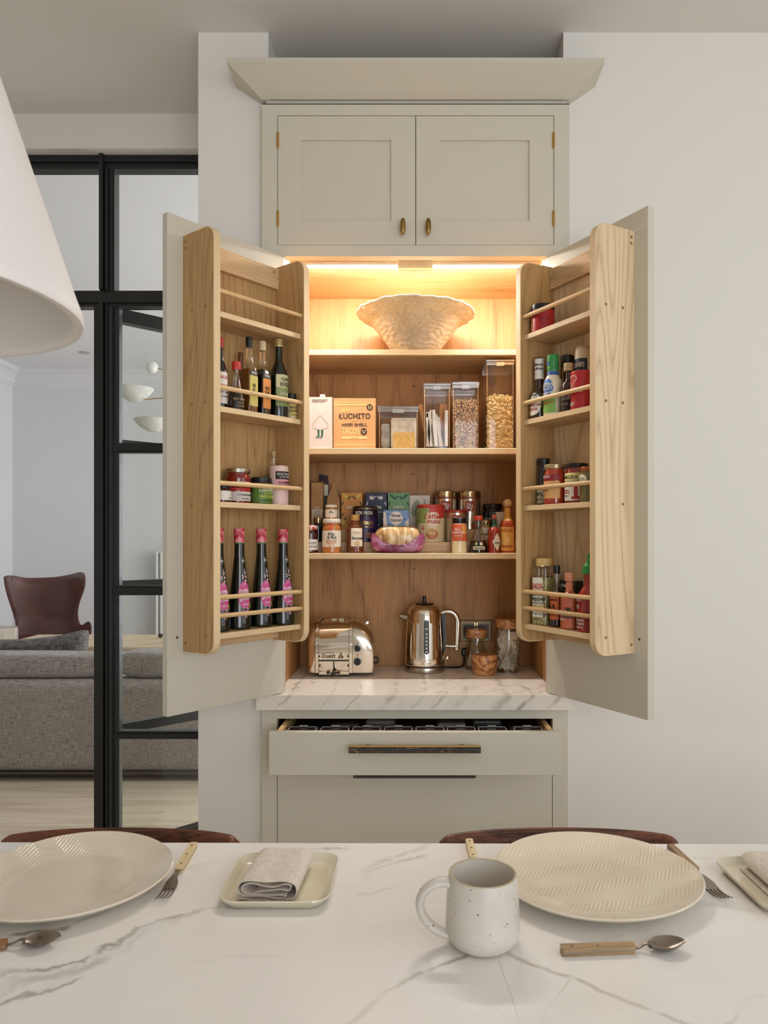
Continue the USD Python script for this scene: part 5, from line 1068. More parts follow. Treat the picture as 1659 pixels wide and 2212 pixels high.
# front row
(X, Y, Z), r, h = shelf_item(653, 687, 1135, .262, ZB[2])
bottle('jam_jar', 'dark red jam jar with checked lid at the left end of the shelf', 'jar', (X, Y, Z), .2, r, h, 'jar', M('#3a0e10', .08, 0, .7), (.15, .98, mottled('red_gingham', [(.46, '#c2452f'), (.54, '#e6d9cc')], 90, 1, .5)), labels=[(.12, .58, 2.4, M('#ded7cc', .5), [(INK, [('Bonne', .17, .25, .60), ('Maman', .17, .30, .25)])])], capname='lid')
PB = M('#b9783c', .2, 0, .5)
NUTL = [(INK, [('Pip', .20, .05, .68, {'bold': True}), ('& Nut', .16, .10, .50, {'bold': True})]), (M('#b5562f', .5), [('CRUNCHY', .095, .05, .33, {'bold': True})]), (M('#d08a2f', .5), [('PEANUT', .115, .05, .19, {'bold': True}), ('BUTTER', .06, .05, .07)])]
(X, Y, Z), r, h = shelf_item(696, 738, 1121, .262, ZB[2])
pbz = Z + h
bottle('peanut_butter_jar', 'large crunchy peanut butter jar with a white lid', 'jar', (X, Y, Z), 0, r, h, 'jar', PB, (.115, .96, M('#e0d8c8', .45)), labels=[(.20, .74, 2.6, M('#e8ddca', .5), NUTL), (.74, .99, .42, M('#c2502f', .5), [])], capname='lid')
(X, Y, Z), r, h = shelf_item(702, 729, 1091, .262, pbz)
bottle('peanut_butter_jar', 'small nut butter jar stacked on the large peanut butter jar', 'jar', (X, Y, pbz + .0003), 0, r, h, 'jar', M('#a06a38', .2, 0, .5), (.17, .96, M('#e3dccf', .45)), labels=[(.12, .80, 2.6, M('#e8ddca', .5), NUTL[:1] + [(M('#c0664a', .5), [('ALMOND', .12, .05, .12)])])], capname='lid')
(X, Y, Z), r, h = shelf_item(749, 786, 1112, .262, ZB[2])
HON = mat('honey_bottle', {'t': ('texture_coordinate', {}), 's': ('separate_xyz', {}), 'w': ('math', {'math_type': 'multiply', 'value2': 1150.0}), 'sn': ('math', {'math_type': 'sine'}), 'b': ('bump', {'strength': .6, 'distance': .002}), 'p': ('principled_bsdf', {'base_color': lin('#7a3a14'), 'roughness': .12, 'transmission_weight': .3, 'coat_weight': .5})},
          [('t.object', 's.vector'), ('s.z', 'w.value1'), ('w.value', 'sn.value1'), ('sn.value', 'b.height'), ('b.normal', 'p.normal')])
bottle('honey_bottle', 'ribbed squeezy honey bottle with a gold cap', 'bottle', (X, Y, Z), -.15, r, h, 'honey', HON, (.15, .50, M('#c99a4c', .4)), labels=[(.20, .76, 1.5, M('#e6dcc4', .5), [(INK, [('Rowse', .15, .05, .38, {'bold': True})]), (M('#c98a2a', .5), [('o', .30, 0, .06, {'bold': True}), ('HONEY', .07, 0, .72)])], .45)])
# loaf in its wrapper
(X, Y, Z), r, h = shelf_item(801, 918, 1136, .264, ZB[2])
lf = thing('bread_loaf', 'half-wrapped sourdough loaf in a pink bread bag', 'bread', (X, Y, Z + .001), 0)
u = np.linspace(-1, 1, 40); v = np.arange(32) * 2 * np.pi / 32
P = np.zeros((40, 32, 3))
for i, a in enumerate(u):
    q = (1 - abs(a) ** 4.5) ** .5; ry, rz_ = .038 * q, h * .50 * (.25 + .75 * q)
    P[i, :, 0] = a * r * .88; P[i, :, 1] = ry * np.sign(np.cos(v)) * np.abs(np.cos(v)) ** .8; P[i, :, 2] = h * .52 + h * .46 * q * np.sign(np.sin(v)) * np.abs(np.sin(v)) ** .85
m = grid_mesh(P, close_v=True); m.vertices += .004 * (meshkit.fbm(m.vertices * 60) - .5)[:, None]; m.fix_normals()
part(lf, 'loaf', m, mottled('bread_crust', [(.35, '#9a6a38'), (.5, '#cfa768'), (.65, '#ecd3a2')], 40, 4, .5, bump=.4, stretch=(1.6, 1, .5)), 60)
P2 = np.zeros((40, 32, 3))
for i, a in enumerate(u):
    q = (1 - abs(a) ** 6) ** .5
    lim = .26 + .62 * abs(a) ** 2.2 + .02 * math.sin(i * 1.1)
    vv = np.linspace(-math.pi * 1.02, .02, 32) if False else np.linspace(math.pi + .55 * lim, 2 * math.pi - .55 * lim, 32)
    vv = np.linspace(math.pi - (lim - .5) * 1.6, 2 * math.pi + (lim - .5) * 1.6, 32)
    wr = 1.06 + .035 * np.sin(vv * 9 + i * 1.3) + .02 * np.sin(vv * 17 - i * .9)
    P2[i, :, 0] = a * r * 1.0; P2[i, :, 1] = (.042 * q + .003) * np.sign(np.cos(vv)) * np.abs(np.cos(vv)) ** .8 * wr; P2[i, :, 2] = np.maximum(.0, h * .52 + (h * .52 * (.25 + .75 * q)) * np.sign(np.sin(vv)) * np.abs(np.sin(vv)) ** .8 * np.where(np.sin(vv) > 0, wr, 1))
bag = grid_mesh(P2); bag2 = bag.copy(); bag2.vertices += trimesh.Trimesh(bag.vertices, bag.faces, process=False).vertex_normals * -.0006; bag2.faces = bag2.faces[:, ::-1]
part(lf, 'bag', cat(bag, bag2), mottled('pink_film', [(.35, '#9c3f6a'), (.5, '#b96289'), (.62, '#cc96b4')], 26, 3, .25, coat=.5, bump=.8), True)
part(lf, 'lettering', cat(front(text('SOURDOUGH', .0075, -.012, h * .20, True), -.0470), front(text('GRAINS & SEEDS', .0045, -.012, h * .09, True), -.0475)), M('#43142c', .5), False, label='dark lettering on the pink bag')
part(lf, 'film', grid_mesh(np.stack([np.stack([P[i, :, 0], P[i, :, 1] * 1.06, h * .52 + (P[i, :, 2] - h * .52) * 1.06 + .0015], 1)[0:32] for i in range(2, 38)]), close_v=True), clear('wrinkled_film', '#ffffff', .08, .16), 60)
(X, Y, Z), r, h = shelf_item(976, 1008, 1119, .262, ZB[2])
bottle('seasoning_shaker', 'cream seasoning shaker with black cap and red label', 'shaker', (X, Y, Z), 0, r, h, 'tub', M('#dfcfa2', .3, 0, .3), (.15, .92, BLACK), labels=[(.40, .97, 3.0, M('#cf5a33', .5), [(WT, [('ALL', .16, -.25, .62, {'bold': True}), ('PURPOSE', .12, -.25, .44, {'bold': True}), ('seasoning', .08, -.2, .28)])]), (.62, .96, .9, M('#d9a052', .5), [], .75)])
(X, Y, Z), r, h = shelf_item(1014, 1053, 1114, .262, ZB[2])
bottle('soy_sauce_bottle', 'small flask of dark soy sauce with an orange-red cap beside the pepper sauce', 'bottle', (X, Y, Z), 0, r, h, 'soy', M('#120a07', .07, 0, .6), (.12, .52, M('#cf4a2c', .35)), neck=(.36, JARGLASS), labels=[(.10, .20, 1.4, M('#d8cfae', .5), [(INK, [('KIKKOMAN', .5, 0, .25, {'bold': True, 'width': r * 1.1})])]), (.22, .33, .5, M('#cfc4a0', .5), [], .25, ell(0, .007, .0065, .0065)), (.22, .33, .5, M('#b9a874', .5), [], -.35, ell(0, .007, .005, .006))])
(X, Y, Z), r, h = shelf_item(1054, 1081, 1112, .255, ZB[2])
bottle('pepper_sauce_bottle', 'small red pepper sauce bottle with diamond label and green neck band', 'bottle', (X, Y, Z), 0, r, h, 'slim', M('#8a2412', .1, 0, .6), (.10, .38, M('#c25a45', .4)), labels=[(.06, .52, 2.0, M('#e3dcc8', .5), [(M('#4c2a1c', .5), [('TABASCO', .10, 0, .46, {'bold': True, 'width': r * 1.15})])], .40, Polygon([(0, 0), (.018, .032), (0, .066), (-.018, .032)])), (.76, .98, 6.28, M('#1f5136', .4), [])])
(X, Y, Z), r, h = shelf_item(1080, 1112, 1081, .262, ZB[2])
def woodball(th, b):
    z = b.p[-1, 1]; part(th, 'stopper', xf(trimesh.creation.icosphere(3, b.p[:, 0].max() * .58), None, (0, 0, z + b.p[:, 0].max() * .5)), M('#d3b183', .5), 60)
bottle('hot_sauce_bottle', 'yellow-labelled hot sauce bottle with a round wooden stopper', 'bottle', (X, Y, Z), -.1, r, h * .875, 'slim', M('#a83c1c', .12, 0, .6), (.0, .5, None), extra=woodball, labels=[(.05, .56, 2.2, M('#dca94f', .5), [(M('#b5381f', .5), [('CHOLULA', .13, -.05, .80, {'bold': True, 'width': r * 1.7}), ('ORIGINAL', .09, -.05, .14, {'bold': True})])], -.1), (.16, .40, .8, M('#e8d3a0', .5), [], -.1, ell(0, .016, .0085, .014)), (.70, .98, 6.28, M('#d2a04a', .45), [])])
# middle step
(X, Y, Z), r, h = shelf_item(762, 816, 1094, .366, Z1)
bottle('chocolate_tin', 'tall purple hot chocolate tub with gold script behind the honey', 'tin', (X, Y, Z), 0, r, h, 'can', M('#2a1640', .35), (.05, 1.01, M('#1c1422', .35)), labels=[(.72, .98, 3.0, M('#191223', .4), [(WT, [('WIN', .40, -.50, .30, {'bold': True, 'width': r * .62}), ('PRIZES', .30, .32, .34, {'bold': True, 'width': r * .70})])]), (.36, .68, 2.6, M('#2d1746', .4), [(GOLD, [('Cadbury', .34, .0, .48, {'bold': True, 'width': r * 1.5}), ('drinking chocolate', .12, .05, .2)])]), (.08, .30, 1.0, M('#8a5636', .5), [], .35, ell(0, .014, .011, .012)), (.965, .995, 6.28, GOLD, [])], capname='lid')
(X, Y, Z), r, h = shelf_item(828, 884, 1102, .366, Z1)
sg = thing('sugar_bag', 'blue and white sugar bag with a spoon emblem behind the bread', 'bag', (X, Y, Z), 0)
SUGB = M('#7f9fcb', .6)
g = rbox(-r, r, -.026, .026, 0, h, .006); g.vertices += 0
part(sg, 'bag', g, SUGB, 40)
part(sg, 'side_print', cat(front(Polygon([(-r + .001, .005), (-r * .72, .005), (-r * .66, h * .5), (-r * .8, h - .008), (-r + .001, h - .008)]), -.0262), front(Polygon([(r - .001, .005), (r * .74, .005), (r * .70, h * .6), (r - .001, h * .75)]), -.0262)), M('#d9cfc4', .6), False)
sp = unary_union([ell(0, h * .74, r * .50, h * .21), Polygon([(-.009, h * .62), (.009, h * .62), (.0035, h * .40), (.006, .008), (-.006, .008), (-.0035, h * .40)])])
k = part(sg, 'spoon_emblem', front(sp, -.0263, off=.0002), M('#eadfd6', .5), False)
part(k, 'lettering', cat(front(text('Silver', .0105, 0, h * .78, True), -.0263, off=.0008), front(text('Spoon', .0105, 0, h * .64, True), -.0263, off=.0008)), INK, False)
dots = unary_union([ell(math.copysign(r * (.58 + .08 * (q % 2)), q % 2 - .5), h * (.22 + .16 * q), .0045, .002) for q in range(5)])
part(sg, 'dashes', front(dots, -.0263, off=.0003), M('#27395e', .5), False)
part(sg, 'flower_print', front(unary_union([ell(x, y, .004, .003) for x, y in ((.012, .012), (.018, .016), (.008, .018), (.022, .010))]), -.0263, off=.0004), M('#c2593a', .5), False)
(X, Y, Z), r, h = shelf_item(901, 961, 1091, .366, Z1)
bottle('creamer_tub', 'cream and red coffee whitener tub with a red lid', 'tub', (X, Y, Z), 0, r, h, 'can', M('#d8c69a', .4), (.085, 1.04, M('#cc3f35', .4)), labels=[(.55, .99, 1.3, M('#8ea05a', .5), [(M('#e9e3c6', .5), [('2X', .14, -.4, .75, {'bold': True})])], -.85), (.70, .99, 1.4, M('#c23a33', .45), [], .55), (.45, .90, 1.9, M('#e6d9bc', .5), [(M('#b9322c', .5), [('Coffee', .27, .05, .50, {'bold': True, 'width': r * 1.25}), ('mate', .26, .12, .20, {'bold': True, 'width': r * .95})])], .08, rrect(-.026, .028, 0, .054, .02)), (.06, .46, 1.6, M('#b5763c', .5), [], .05, ell(0, .021, .024, .021)), (.20, .44, 1.4, M('#e0c491', .4), [], .05, ell(0, .012, .021, .011)), (.36, .50, .5, M('#c23a33', .45), [(WT, [('NEW', .3, 0, .3)])], -.62, ell(0, .007, .007, .007))], capname='lid')
ILLY = M('#c2b7a6', .22, .9)
def illy(label, box_, Y, z, lid):
    (X, Y, Z), r, h = shelf_item(*box_, Y, z)
    bottle('coffee_tin', label, 'tin', (X, Y, Z), 0, r, h, 'can', ILLY, (.16 if lid is GOLD2 else .05, 1.03, lid), labels=[(.56, .88, .80, M('#9c2a20', .4), [(WT, [('illy', .55, 0, .25, {'bold': True, 'width': r * .58})])], -.02), (.95, .985, 6.28, M('#9c2a20', .4), []), (.08, .16, .8, M('#a8422f', .4, .3), [], .5)], capname='lid')
GOLD2 = M('#b3a07a', .22, .95)
illy('short coffee tin with a thin red lid beside the whitener tub', (961, 1009, 1102), .366, Z1, M('#b02c26', .4))
illy('tall coffee tin with a gold lid behind the whitener tub', (938, 987, 1062), .472, Z2, GOLD2)
illy('tall coffee tin with a gold lid left of the black jar', (989.5, 1038, 1062), .472, Z2, GOLD2)
(X, Y, Z), r, h = shelf_item(1043, 1086, 1089, .472, Z2)
bottle('black_jar', 'squat black jar with dark lid behind the hot sauces', 'jar', (X, Y, Z), 0, r, h, 'jar', M('#141a17', .1, 0, .6), (.20, .97, M('#1d1c18', .3, .3)), labels=[(.42, .62, 1.0, M('#1a201d', .3), [(WT, [('WAITROSE', .4, 0, .3)])], -.5)], capname='lid')
(X, Y, Z), r, h = shelf_item(1072, 1091, 1106, .375, Z1)
pack('stock_box', 'small plain white card box behind the round-stoppered hot sauce', 'box', (X - .002, .375, Z), 0, .036, .030, h, M('#cfc5b4', .5), [(INK, [text('stock', .006, 0, h * .25), text('organic', .004, 0, h * .55)])])
(X, Y, Z), r, h = shelf_item(1040, 1057, 1124, .375, Z1)
bottle('mustard_jar', 'small mustard jar with a gold lid between soy flask and pepper sauce', 'jar', (X, .366, Z), 0, r * 1.25, h, 'jar', M('#a88a52', .15, 0, .5), (.18, .98, GOLD2), labels=[(.1, .8, 2.6, WT, [(INK, [('moutarde', .2, 0, .4)])])], capname='lid')
(X, Y, Z), r, h = shelf_item(681, 694, 1118, .360, Z1)
bottle('spread_jar', 'small jar with a gold lid hidden behind the checked-lid jam', 'jar', (X, .360, Z), 0, r * 1.6, h, 'jar', M('#14211f', .15, 0, .5), (.22, .98, GOLD2), capname='lid')
# back row
KRAFT = mottled('kraft_paper', [(.35, '#a8804f'), (.65, '#bb925f')], 20, 3, .75, bump=.15)
def kraft_bag(label, xl, xr, yt, Y, peak):
    (X, Y, Z), r, h = shelf_item(xl, xr, yt, Y, Z2)
    th = thing('kraft_bag', label, 'bag', (X, Y, Z), 0)
    hs = h * (.62 if peak else .97)
    g = cat(bx(-r, r, -.022, .022, 0, hs, .001), trimesh.convex.convex_hull(np.array([(-r, -.022, hs), (r, -.022, hs), (-r, .022, hs), (r, .022, hs), (-r * (.12 if peak else 1), 0, h), (r * (.12 if peak else 1), 0, h), (-r * (.12 if peak else 1), .004, h), (r * (.12 if peak else 1), .004, h)])))
    part(th, 'bag', g, KRAFT, False)
    lb = part(th, 'label', front(unary_union([sbox(-r * .92, h * .02, r * .92, h * .42), sbox(-r * .4, h * .42, r * .4, h * .47)]), -.0222), M('#cfc3ae', .6), False)
    rows = [text('ingredients oats', .0022, 0, h * (.36 - .045 * i)) for i in range(7)]
    part(lb, 'lettering', cat(front(text('100%', .0045, 0, h * .42, True), -.0222, off=.0007), *[front(q, -.0222, off=.0007) for q in rows]), M('#5b4b38', .6), False)
kraft_bag('flat-topped kraft paper bag with pale label at the left of the back row', 674, 699, 1040, .472, False)
kraft_bag('peaked kraft paper bag with pale label beside the yellow tea box', 707.5, 735, 1043, .472, True)
(X, Y, Z), r, h = shelf_item(694, 711, 1024, .498, Z2)
sgl = thing('snack_pouch', 'dark glossy pouch with a folded top between the kraft bags', 'pouch', (X, .498, Z), 0)
part(sgl, 'pouch', trimesh.convex.convex_hull(np.array([(-.012, -.012, 0), (.016, -.012, 0), (-.012, .012, 0), (.016, .012, 0), (-.012, -.004, h * .8), (.016, -.004, h * .8), (-.024, 0, h), (.010, 0, h * .97), (-.024, .003, h), (.010, .003, h * .97)])), M('#3b3640', .25, .3), False)
part(sgl, 'label', front(Polygon([(-.010, h * .62), (.013, h * .60), (.013, h * .80), (-.010, h * .82)]), -.0065), M('#cfc8b4', .5), False)
def tea(label, xl, xr, col, leaf, leaf2, line2, yt=1064, flower=None):
    (X, Y, Z), r, h = shelf_item(xl, xr, yt, .460, Z2)
    lv = [affinity.translate(affinity.rotate(ell(0, 0, .0125, .0058), a_), x_ * r, y_ * h) for x_, y_, a_ in ((-.62, .90, -40), (.62, .90, 40), (-.80, .20, 50), (.80, .20, -50), (-.42, .08, -30), (.42, .08, 30))]
    sm = [affinity.translate(affinity.rotate(ell(0, 0, .0085, .0030), a_), x_ * r, y_ * h) for x_, y_, a_ in ((-.22, .86, 55), (.22, .86, -55), (-.86, .70, 70), (.86, .70, -70), (-.86, .40, 60), (.86, .40, -60), (-.62, .30, -50), (.62, .30, 50))]
    clip = sbox(-r, 0, r, h)
    arc = ell(0, h * .5, r * .82, h * .40).difference(ell(0, h * .5, r * .80, h * .388)).difference(sbox(-r, h * .3, r, h * .8))
    pack('tea_box', label, 'box', (X, .460 + .03, Z), 0, 2 * r, .058, h, M(col, .45),
         [(M(leaf, .5), [unary_union(lv).intersection(clip)]), (M(leaf2, .5), [unary_union(sm + [arc]).intersection(clip)]), (M('#ece4d2', .5), [text('pukka', .0115, 0, h * .575, True, width=r * .95), text(line2[0], .0050, 0, h * .46, False, width=r * 1.1)] + ([text(line2[1], .0046, 0, h * .40, False, width=r * .9)] if len(line2) > 1 else []) + ([affinity.translate(unary_union([affinity.rotate(ell(.005, 0, .004, .0025), q * 72, origin=(0, 0)) for q in range(5)]), x_ * r, h * .86) for x_ in (-.45, .45)] if flower else []))])
tea('orange tea box with yellow leaf print', 737, 783, '#d28f3c', '#d9c04c', '#4b4a1c', ('lemon, ginger', '& manuka'))
tea('navy blue tea box with pale flowers', 789.5, 836, '#1f2740', '#3a3f63', '#c9c6d6', ('night time',), flower=True)
tea('green mint tea box with dark leaf print', 838, 884, '#6fa169', '#2f6443', '#24452f', ('three mint',))
(X, Y, Z), r, h = shelf_item(884.5, 928.5, 1070, .455, Z2)
pack('herb_tea_box', 'white box with one large grey-green leaf between the mint tea and coffee tins', 'box', (X, .478, Z), 0, 2 * r, .046, h, M('#dcd2c2', .5), [(M('#9aa386', .5), [affinity.translate(affinity.rotate(ell(0, 0, .034, .015), 75), -r * .42, h * .62)]), (M('#7c876a', .5), [affinity.translate(affinity.rotate(sbox(-.033, -.0005, .033, .0005), 75, origin=(0, 0)), -r * .42, h * .62)]), (INK, [text('co', .006, r * .5, h * .84, True), text('of', .006, r * .5, h * .76, True)])])

# ================================================================ on the worktop
WZ = wz1 + .0003
# toaster: chromed shell lofted along its length
tx0, tdep, tY = (742 - CX) * (.385 + D) / F, .195, .385
tz0 = .014
to = thing('toaster', 'chrome two-slot toaster with black dials standing at the left of the worktop', 'toaster', (tx0, tY, WZ))
TH, TW2 = .190, .118
def section(hs, ds):                                      # side profile (y, z) scaled by hs, ds
    p = []
    R_ = .066
    for a in np.linspace(0, math.pi / 2, 9): p.append((-(tdep / 2 - R_) - R_ * math.cos(a), TH - R_ + R_ * math.sin(a)))
    p = [(-tdep / 2 + .0065, 0), (-tdep / 2 + .0042, .035), (-tdep / 2 + .0012, .075), (-tdep / 2, .105)] + p; q = [(-y_, z_) for y_, z_ in reversed(p)]
    p = np.array(p + q); return np.stack([p[:, 0] * ds, p[:, 1] * hs], 1)
def loft(xs, hs, ds):
    S = [np.column_stack([np.full(len(section(1, 1)), x), section(h_, d_)[:, 0], section(h_, d_)[:, 1] + tz0]) for x, h_, d_ in zip(xs, hs, ds)]
    m = grid_mesh(np.array(S), close_v=True); n_ = len(S[0]); V = m.vertices; c0 = np.vstack([S[0].mean(0), S[-1].mean(0)]); i = np.arange(n_); j = np.roll(i, -1)
    m = trimesh.Trimesh(np.vstack([V, c0]), np.vstack([m.faces, np.stack([np.full(n_, len(V)), i, j], 1), np.stack([np.full(n_, len(V) + 1), (len(S) - 1) * n_ + j, (len(S) - 1) * n_ + i], 1)]), process=False); m.fix_normals(); return m
a = np.linspace(0, math.pi / 2, 8)
part(to, 'body', loft([-.088, .038], [.985, .985], [.985, .985]), CHROME, 40)
part(to, 'end_cap', loft(list(-.088 - .036 * np.sin(a)), list(.90 + .10 * np.cos(a)), list(.86 + .14 * np.cos(a))), CHROME, 50)
part(to, 'control_end', loft(list(.038 + .082 * np.sin(np.linspace(0, math.pi / 2, 14))), list(.56 + .44 * np.cos(np.linspace(0, math.pi / 2, 14)) ** .8), list(.90 + .10 * np.cos(np.linspace(0, math.pi / 2, 14)))), M('#d8cdbd', .12, 1.0), 50)
for x in (-.095, .030):
    part(to, 'band', loft([x, x + .012], [1.006, 1.006], [1.012, 1.012]), CHROME, 40)
fy = -tdep / 2
for x in (-.0835, -.0975, .0285, .0425): part(to, 'band_seam', loft([x, x + .0011], [1.0065, 1.0065], [1.0125, 1.0125]), M('#3a332a', .4, .5), 40)
for x in (-.035, -.003):
    part(to, 'slot_guard', xf(bx(-.010, .010, -.012, .012, 0, .012, .002), None, (x, -.02, TH + tz0 - .004)), CHROME, False)
part(to, 'seam', bx(-.084, .030, fy - .0012, fy + .004, .0585, .062), BLACK, False)
part(to, 'crumb_tray', bx(-.084, .030, fy + .003, fy + .02, .007, .022, .002), CHROME, False)
part(to, 'lever_slot', bx(-.0285, -.0255, fy - .0012, fy + .002, .024, .058), BLACK, False)
part(to, 'lever', cat(tube([(-.027, fy - .002, .034), (-.027, fy - .012, .028), (-.027, fy - .016, .020)], .0022, 8), xf(trimesh.creation.icosphere(3, .0085), None, (-.027, fy - .018, .015))), M('#3f372c', .3, .5), 50)
for x in (-.047, -.010): part(to, 'tray_grip', bx(x - .007, x + .007, fy - .006, fy + .001, .012, .022, .002), M('#4a3f33', .4), False)
for x in (-.082, .018): part(to, 'foot', xf(trimesh.creation.cylinder(.0065, .015, sections=18), None, (x, fy + .02, .0075)), BLACK, 40)
for x in (-.082, .018): part(to, 'foot', xf(trimesh.creation.cylinder(.0065, .015, sections=18), None, (x, -fy - .02, .0075)), BLACK, 40)
EMB = M('#4d4238', .35, .4)
part(to, 'badge', cat(front(text('Dualit', .0135, -.046, .071, True), fy * .985 + .0006, off=.0003), front(Polygon([(-.012, .070), (.010, .070), (-.001, .092)]).difference(Polygon([(-.008, .0725), (.006, .0725), (-.001, .086)])), fy * .985, off=.0003), front(text('m', .007, -.001, .0735, True), fy * .985, off=.0003)), EMB, False, label='embossed maker lettering')
for x, z in ((-.081, .077), (.027, .077), (-.080, .042), (.027, .042)):
    part(to, 'screw', xf(trimesh.creation.icosphere(2, .0042), None, (x, fy * .985 + .0015, z)), EMB, 60)
part(to, 'dial', cat(xf(trimesh.creation.cylinder(.0115, .012, sections=28), (math.pi / 2, [1, 0, 0]), (.062, fy - .003, .107)), xf(bx(-.0022, .0022, -.006, 0, -.010, .010, .0008), (-.7, [0, 1, 0]), (.062, fy - .008, .107))), BLACK, 40)
part(to, 'timer_ring', xf(trimesh.creation.cylinder(.0160, .004, sections=32), (math.pi / 2, [1, 0, 0]), (.062, fy - .0005, .058)), M('#d8d0c2', .3), 40)
part(to, 'timer_dial', cat(xf(trimesh.creation.cylinder(.0125, .014, sections=28), (math.pi / 2, [1, 0, 0]), (.062, fy - .004, .058)), bx(.0598, .0642, fy - .016, fy - .010, .047, .069, .0008)), BLACK, 40)
tk = [xf(bx(-.0007, .0007, -.0006, 0, .0128, .0158), (q * math.pi / 6, [0, 1, 0]), (.062, fy - .0024, .058)) for q in range(12)]
part(to, 'timer_marks', cat(*tk), INK, False)
part(to, 'indicator', xf(trimesh.creation.icosphere(2, .0022), None, (.0615, fy - .0005, .082)), M('#8a2c1c', .3), 50)
part(to, 'indicator', xf(trimesh.creation.icosphere(2, .0020), None, (.0615, fy - .0005, .1255)), BLACK, 50)
part(to, 'cord_hook', tube(spline([(.116, .0, .055), (.130, 0, .056), (.134, 0, .047), (.128, 0, .038), (.117, 0, .039)], 14), .0038, 8), BLACK, 50)
part(to, 'eject_lever', bx(.086, .096, .02, .03, .168, .196, .002), CHROME, False)

kx, kY = (917.5 - CX) * (.425 + D) / F, .425
ke = thing('kettle', 'tall chrome kettle with a looped handle on a low base', 'kettle', (kx, kY, WZ))
part(ke, 'base', lathe([(0, 0), (.078, 0), (.0795, .003), (.0795, .018), (.077, .022), (0, .022)], 64), STEEL, 40)
part(ke, 'base_gap', lathe([(0, .022), (.073, .022), (.073, .026), (0, .026)], 48), BLACK, 40)
part(ke, 'body', lathe([(0, .026), (.0765, .026), (.0775, .030), (.0768, .049), (.0750, .0505), (.0750, .0525), (.0768, .054), (.0745, .12), (.0712, .19), (.0695, .215), (.066, .232), (.060, .245), (.050, .254), (.036, .2585), (0, .2605)], 72), CHROME, 40)
part(ke, 'lid_ring', lathe([(.034, .2592), (.036, .2600), (.034, .2625), (0, .2640)], 40), BLACK, 40)
part(ke, 'knob', cat(xf(lathe([(0, 0), (.0075, 0), (.0068, .012), (.0070, .027), (.0055, .029), (0, .029)], 20), None, (-.002, 0, .262))), BLACK, 40)
part(ke, 'spout', tube(spline([(-.058, 0, .204), (-.074, 0, .209), (-.086, 0, .212), (-.0985, 0, .2145)], 12), np.linspace(.0175, .0105, 12), 20, .95), STEEL, 50)
hp = spline([(.066, -.004, .226), (.086, -.004, .231), (.110, -.004, .226), (.1265, -.004, .205), (.1290, -.004, .17), (.1275, -.004, .125), (.126, -.004, .088)], 40)
part(ke, 'handle', tube(hp, np.r_[np.linspace(.0095, .0110, 20), np.linspace(.0110, .0098, 20)], 18), CHROME, 60)
part(ke, 'handle_tip', xf(trimesh.creation.icosphere(3, .0105), None, (.126, -.004, .084)), CHROME, 60)
part(ke, 'strut', tube([(.074, -.004, .097), (.10, -.004, .096), (.124, -.004, .095)], .0048, 12), CHROME, 50)
part(ke, 'handle_seat', trimesh.convex.convex_hull(np.array([(.064, -.012, .232), (.064, .008, .232), (.070, -.012, .236), (.070, .008, .236), (.0735, -.011, .075), (.0735, .007, .075), (.082, -.010, .078), (.082, .006, .078), (.080, -.012, .215), (.080, .008, .215)])), BLACK, False)
part(ke, 'switch', xf(bx(-.006, .006, -.006, .006, 0, .018, .003), (.5, [0, 1, 0]), (.083, -.004, .043)), CHROME, False)
kb = Body([(.0768, .05), (.0695, .215)], 2.0)
gp = rrect(-.0105, .0105, 0, .130, .0100, 8)
part(ke, 'gauge_frame', kb.wrap(gp.buffer(.0016), .074, .08, .0004, .005), CHROME, True)
gg = part(ke, 'water_gauge', kb.wrap(gp, .074, .08, .0010, .005), BLACK, True)
cup = lambda z_: unary_union([sbox(-.0042, z_ - .0005, .0048, z_ + .0002), Polygon([(-.0045, z_ + .0062), (.0045, z_ + .0062), (.0025, z_ + .001), (-.0025, z_ + .001)])])
part(gg, 'cup_marks', kb.wrap(ext(unary_union([cup(.006 + .0135 * q) for q in range(6)] + [sbox(-.005, .094, .005, .099)]), .0003), .074, .08, .0016, .005), M('#cfc8ba', .4), False)
part(ke, 'badge', Body([(.0778, .02), (.0770, .06)]).wrap(text('Dualit', .010, 0, .034, True), 0, .06, .0002, .005), M('#a89c88', .2, 1.0), False)
part(ke, 'cable', tube(spline([(.078, .02, .008), (.105, .035, .006), (.135, .05, .004), (.153, .062, .008), (.159, .075, .035), (.160, .086, .06)], 30), .0032, 8), BLACK, 50)
part(ke, 'plug', bx(.149, .171, .074, .096, .045, .075, .004), BLACK, False)

so = thing('socket_plate', 'bronze double wall socket with two rocker switches on the larder back', 'socket', (0, BY, 0))
s0, s1 = at(994, 1386, BY - .008), at(1062, 1340, BY - .008)
part(so, 'plate', bx(s0[0], s1[0], -.007, -.0003, s0[2], s1[2], .002), M('#564833', .32, .9), False)
part(so, 'insert', bx(s0[0] + .012, s1[0] - .012, -.0076, -.006, s0[2] + .012, s1[2] - .016), M('#3b3226', .4, .3), False)
mx_ = (s0[0] + s1[0]) / 2
for dx in (-.0045, .0045): part(so, 'switch', bx(mx_ - .003 + dx, mx_ + .003 + dx, -.011, -.006, s1[2] - .024, s1[2] - .008, .001), GOLD2, False)
for sx in (-1, 1): part(so, 'socket_holes', cat(*[xf(trimesh.creation.cylinder(.0045, .003, sections=12), (math.pi / 2, [1, 0, 0]), (mx_ + sx * .033 + a_, -.0075, (s0[2] + s1[2]) / 2 + b_)) for a_, b_ in ((0, .010), (-.010, -.010), (.010, -.010))]), BLACK, False)
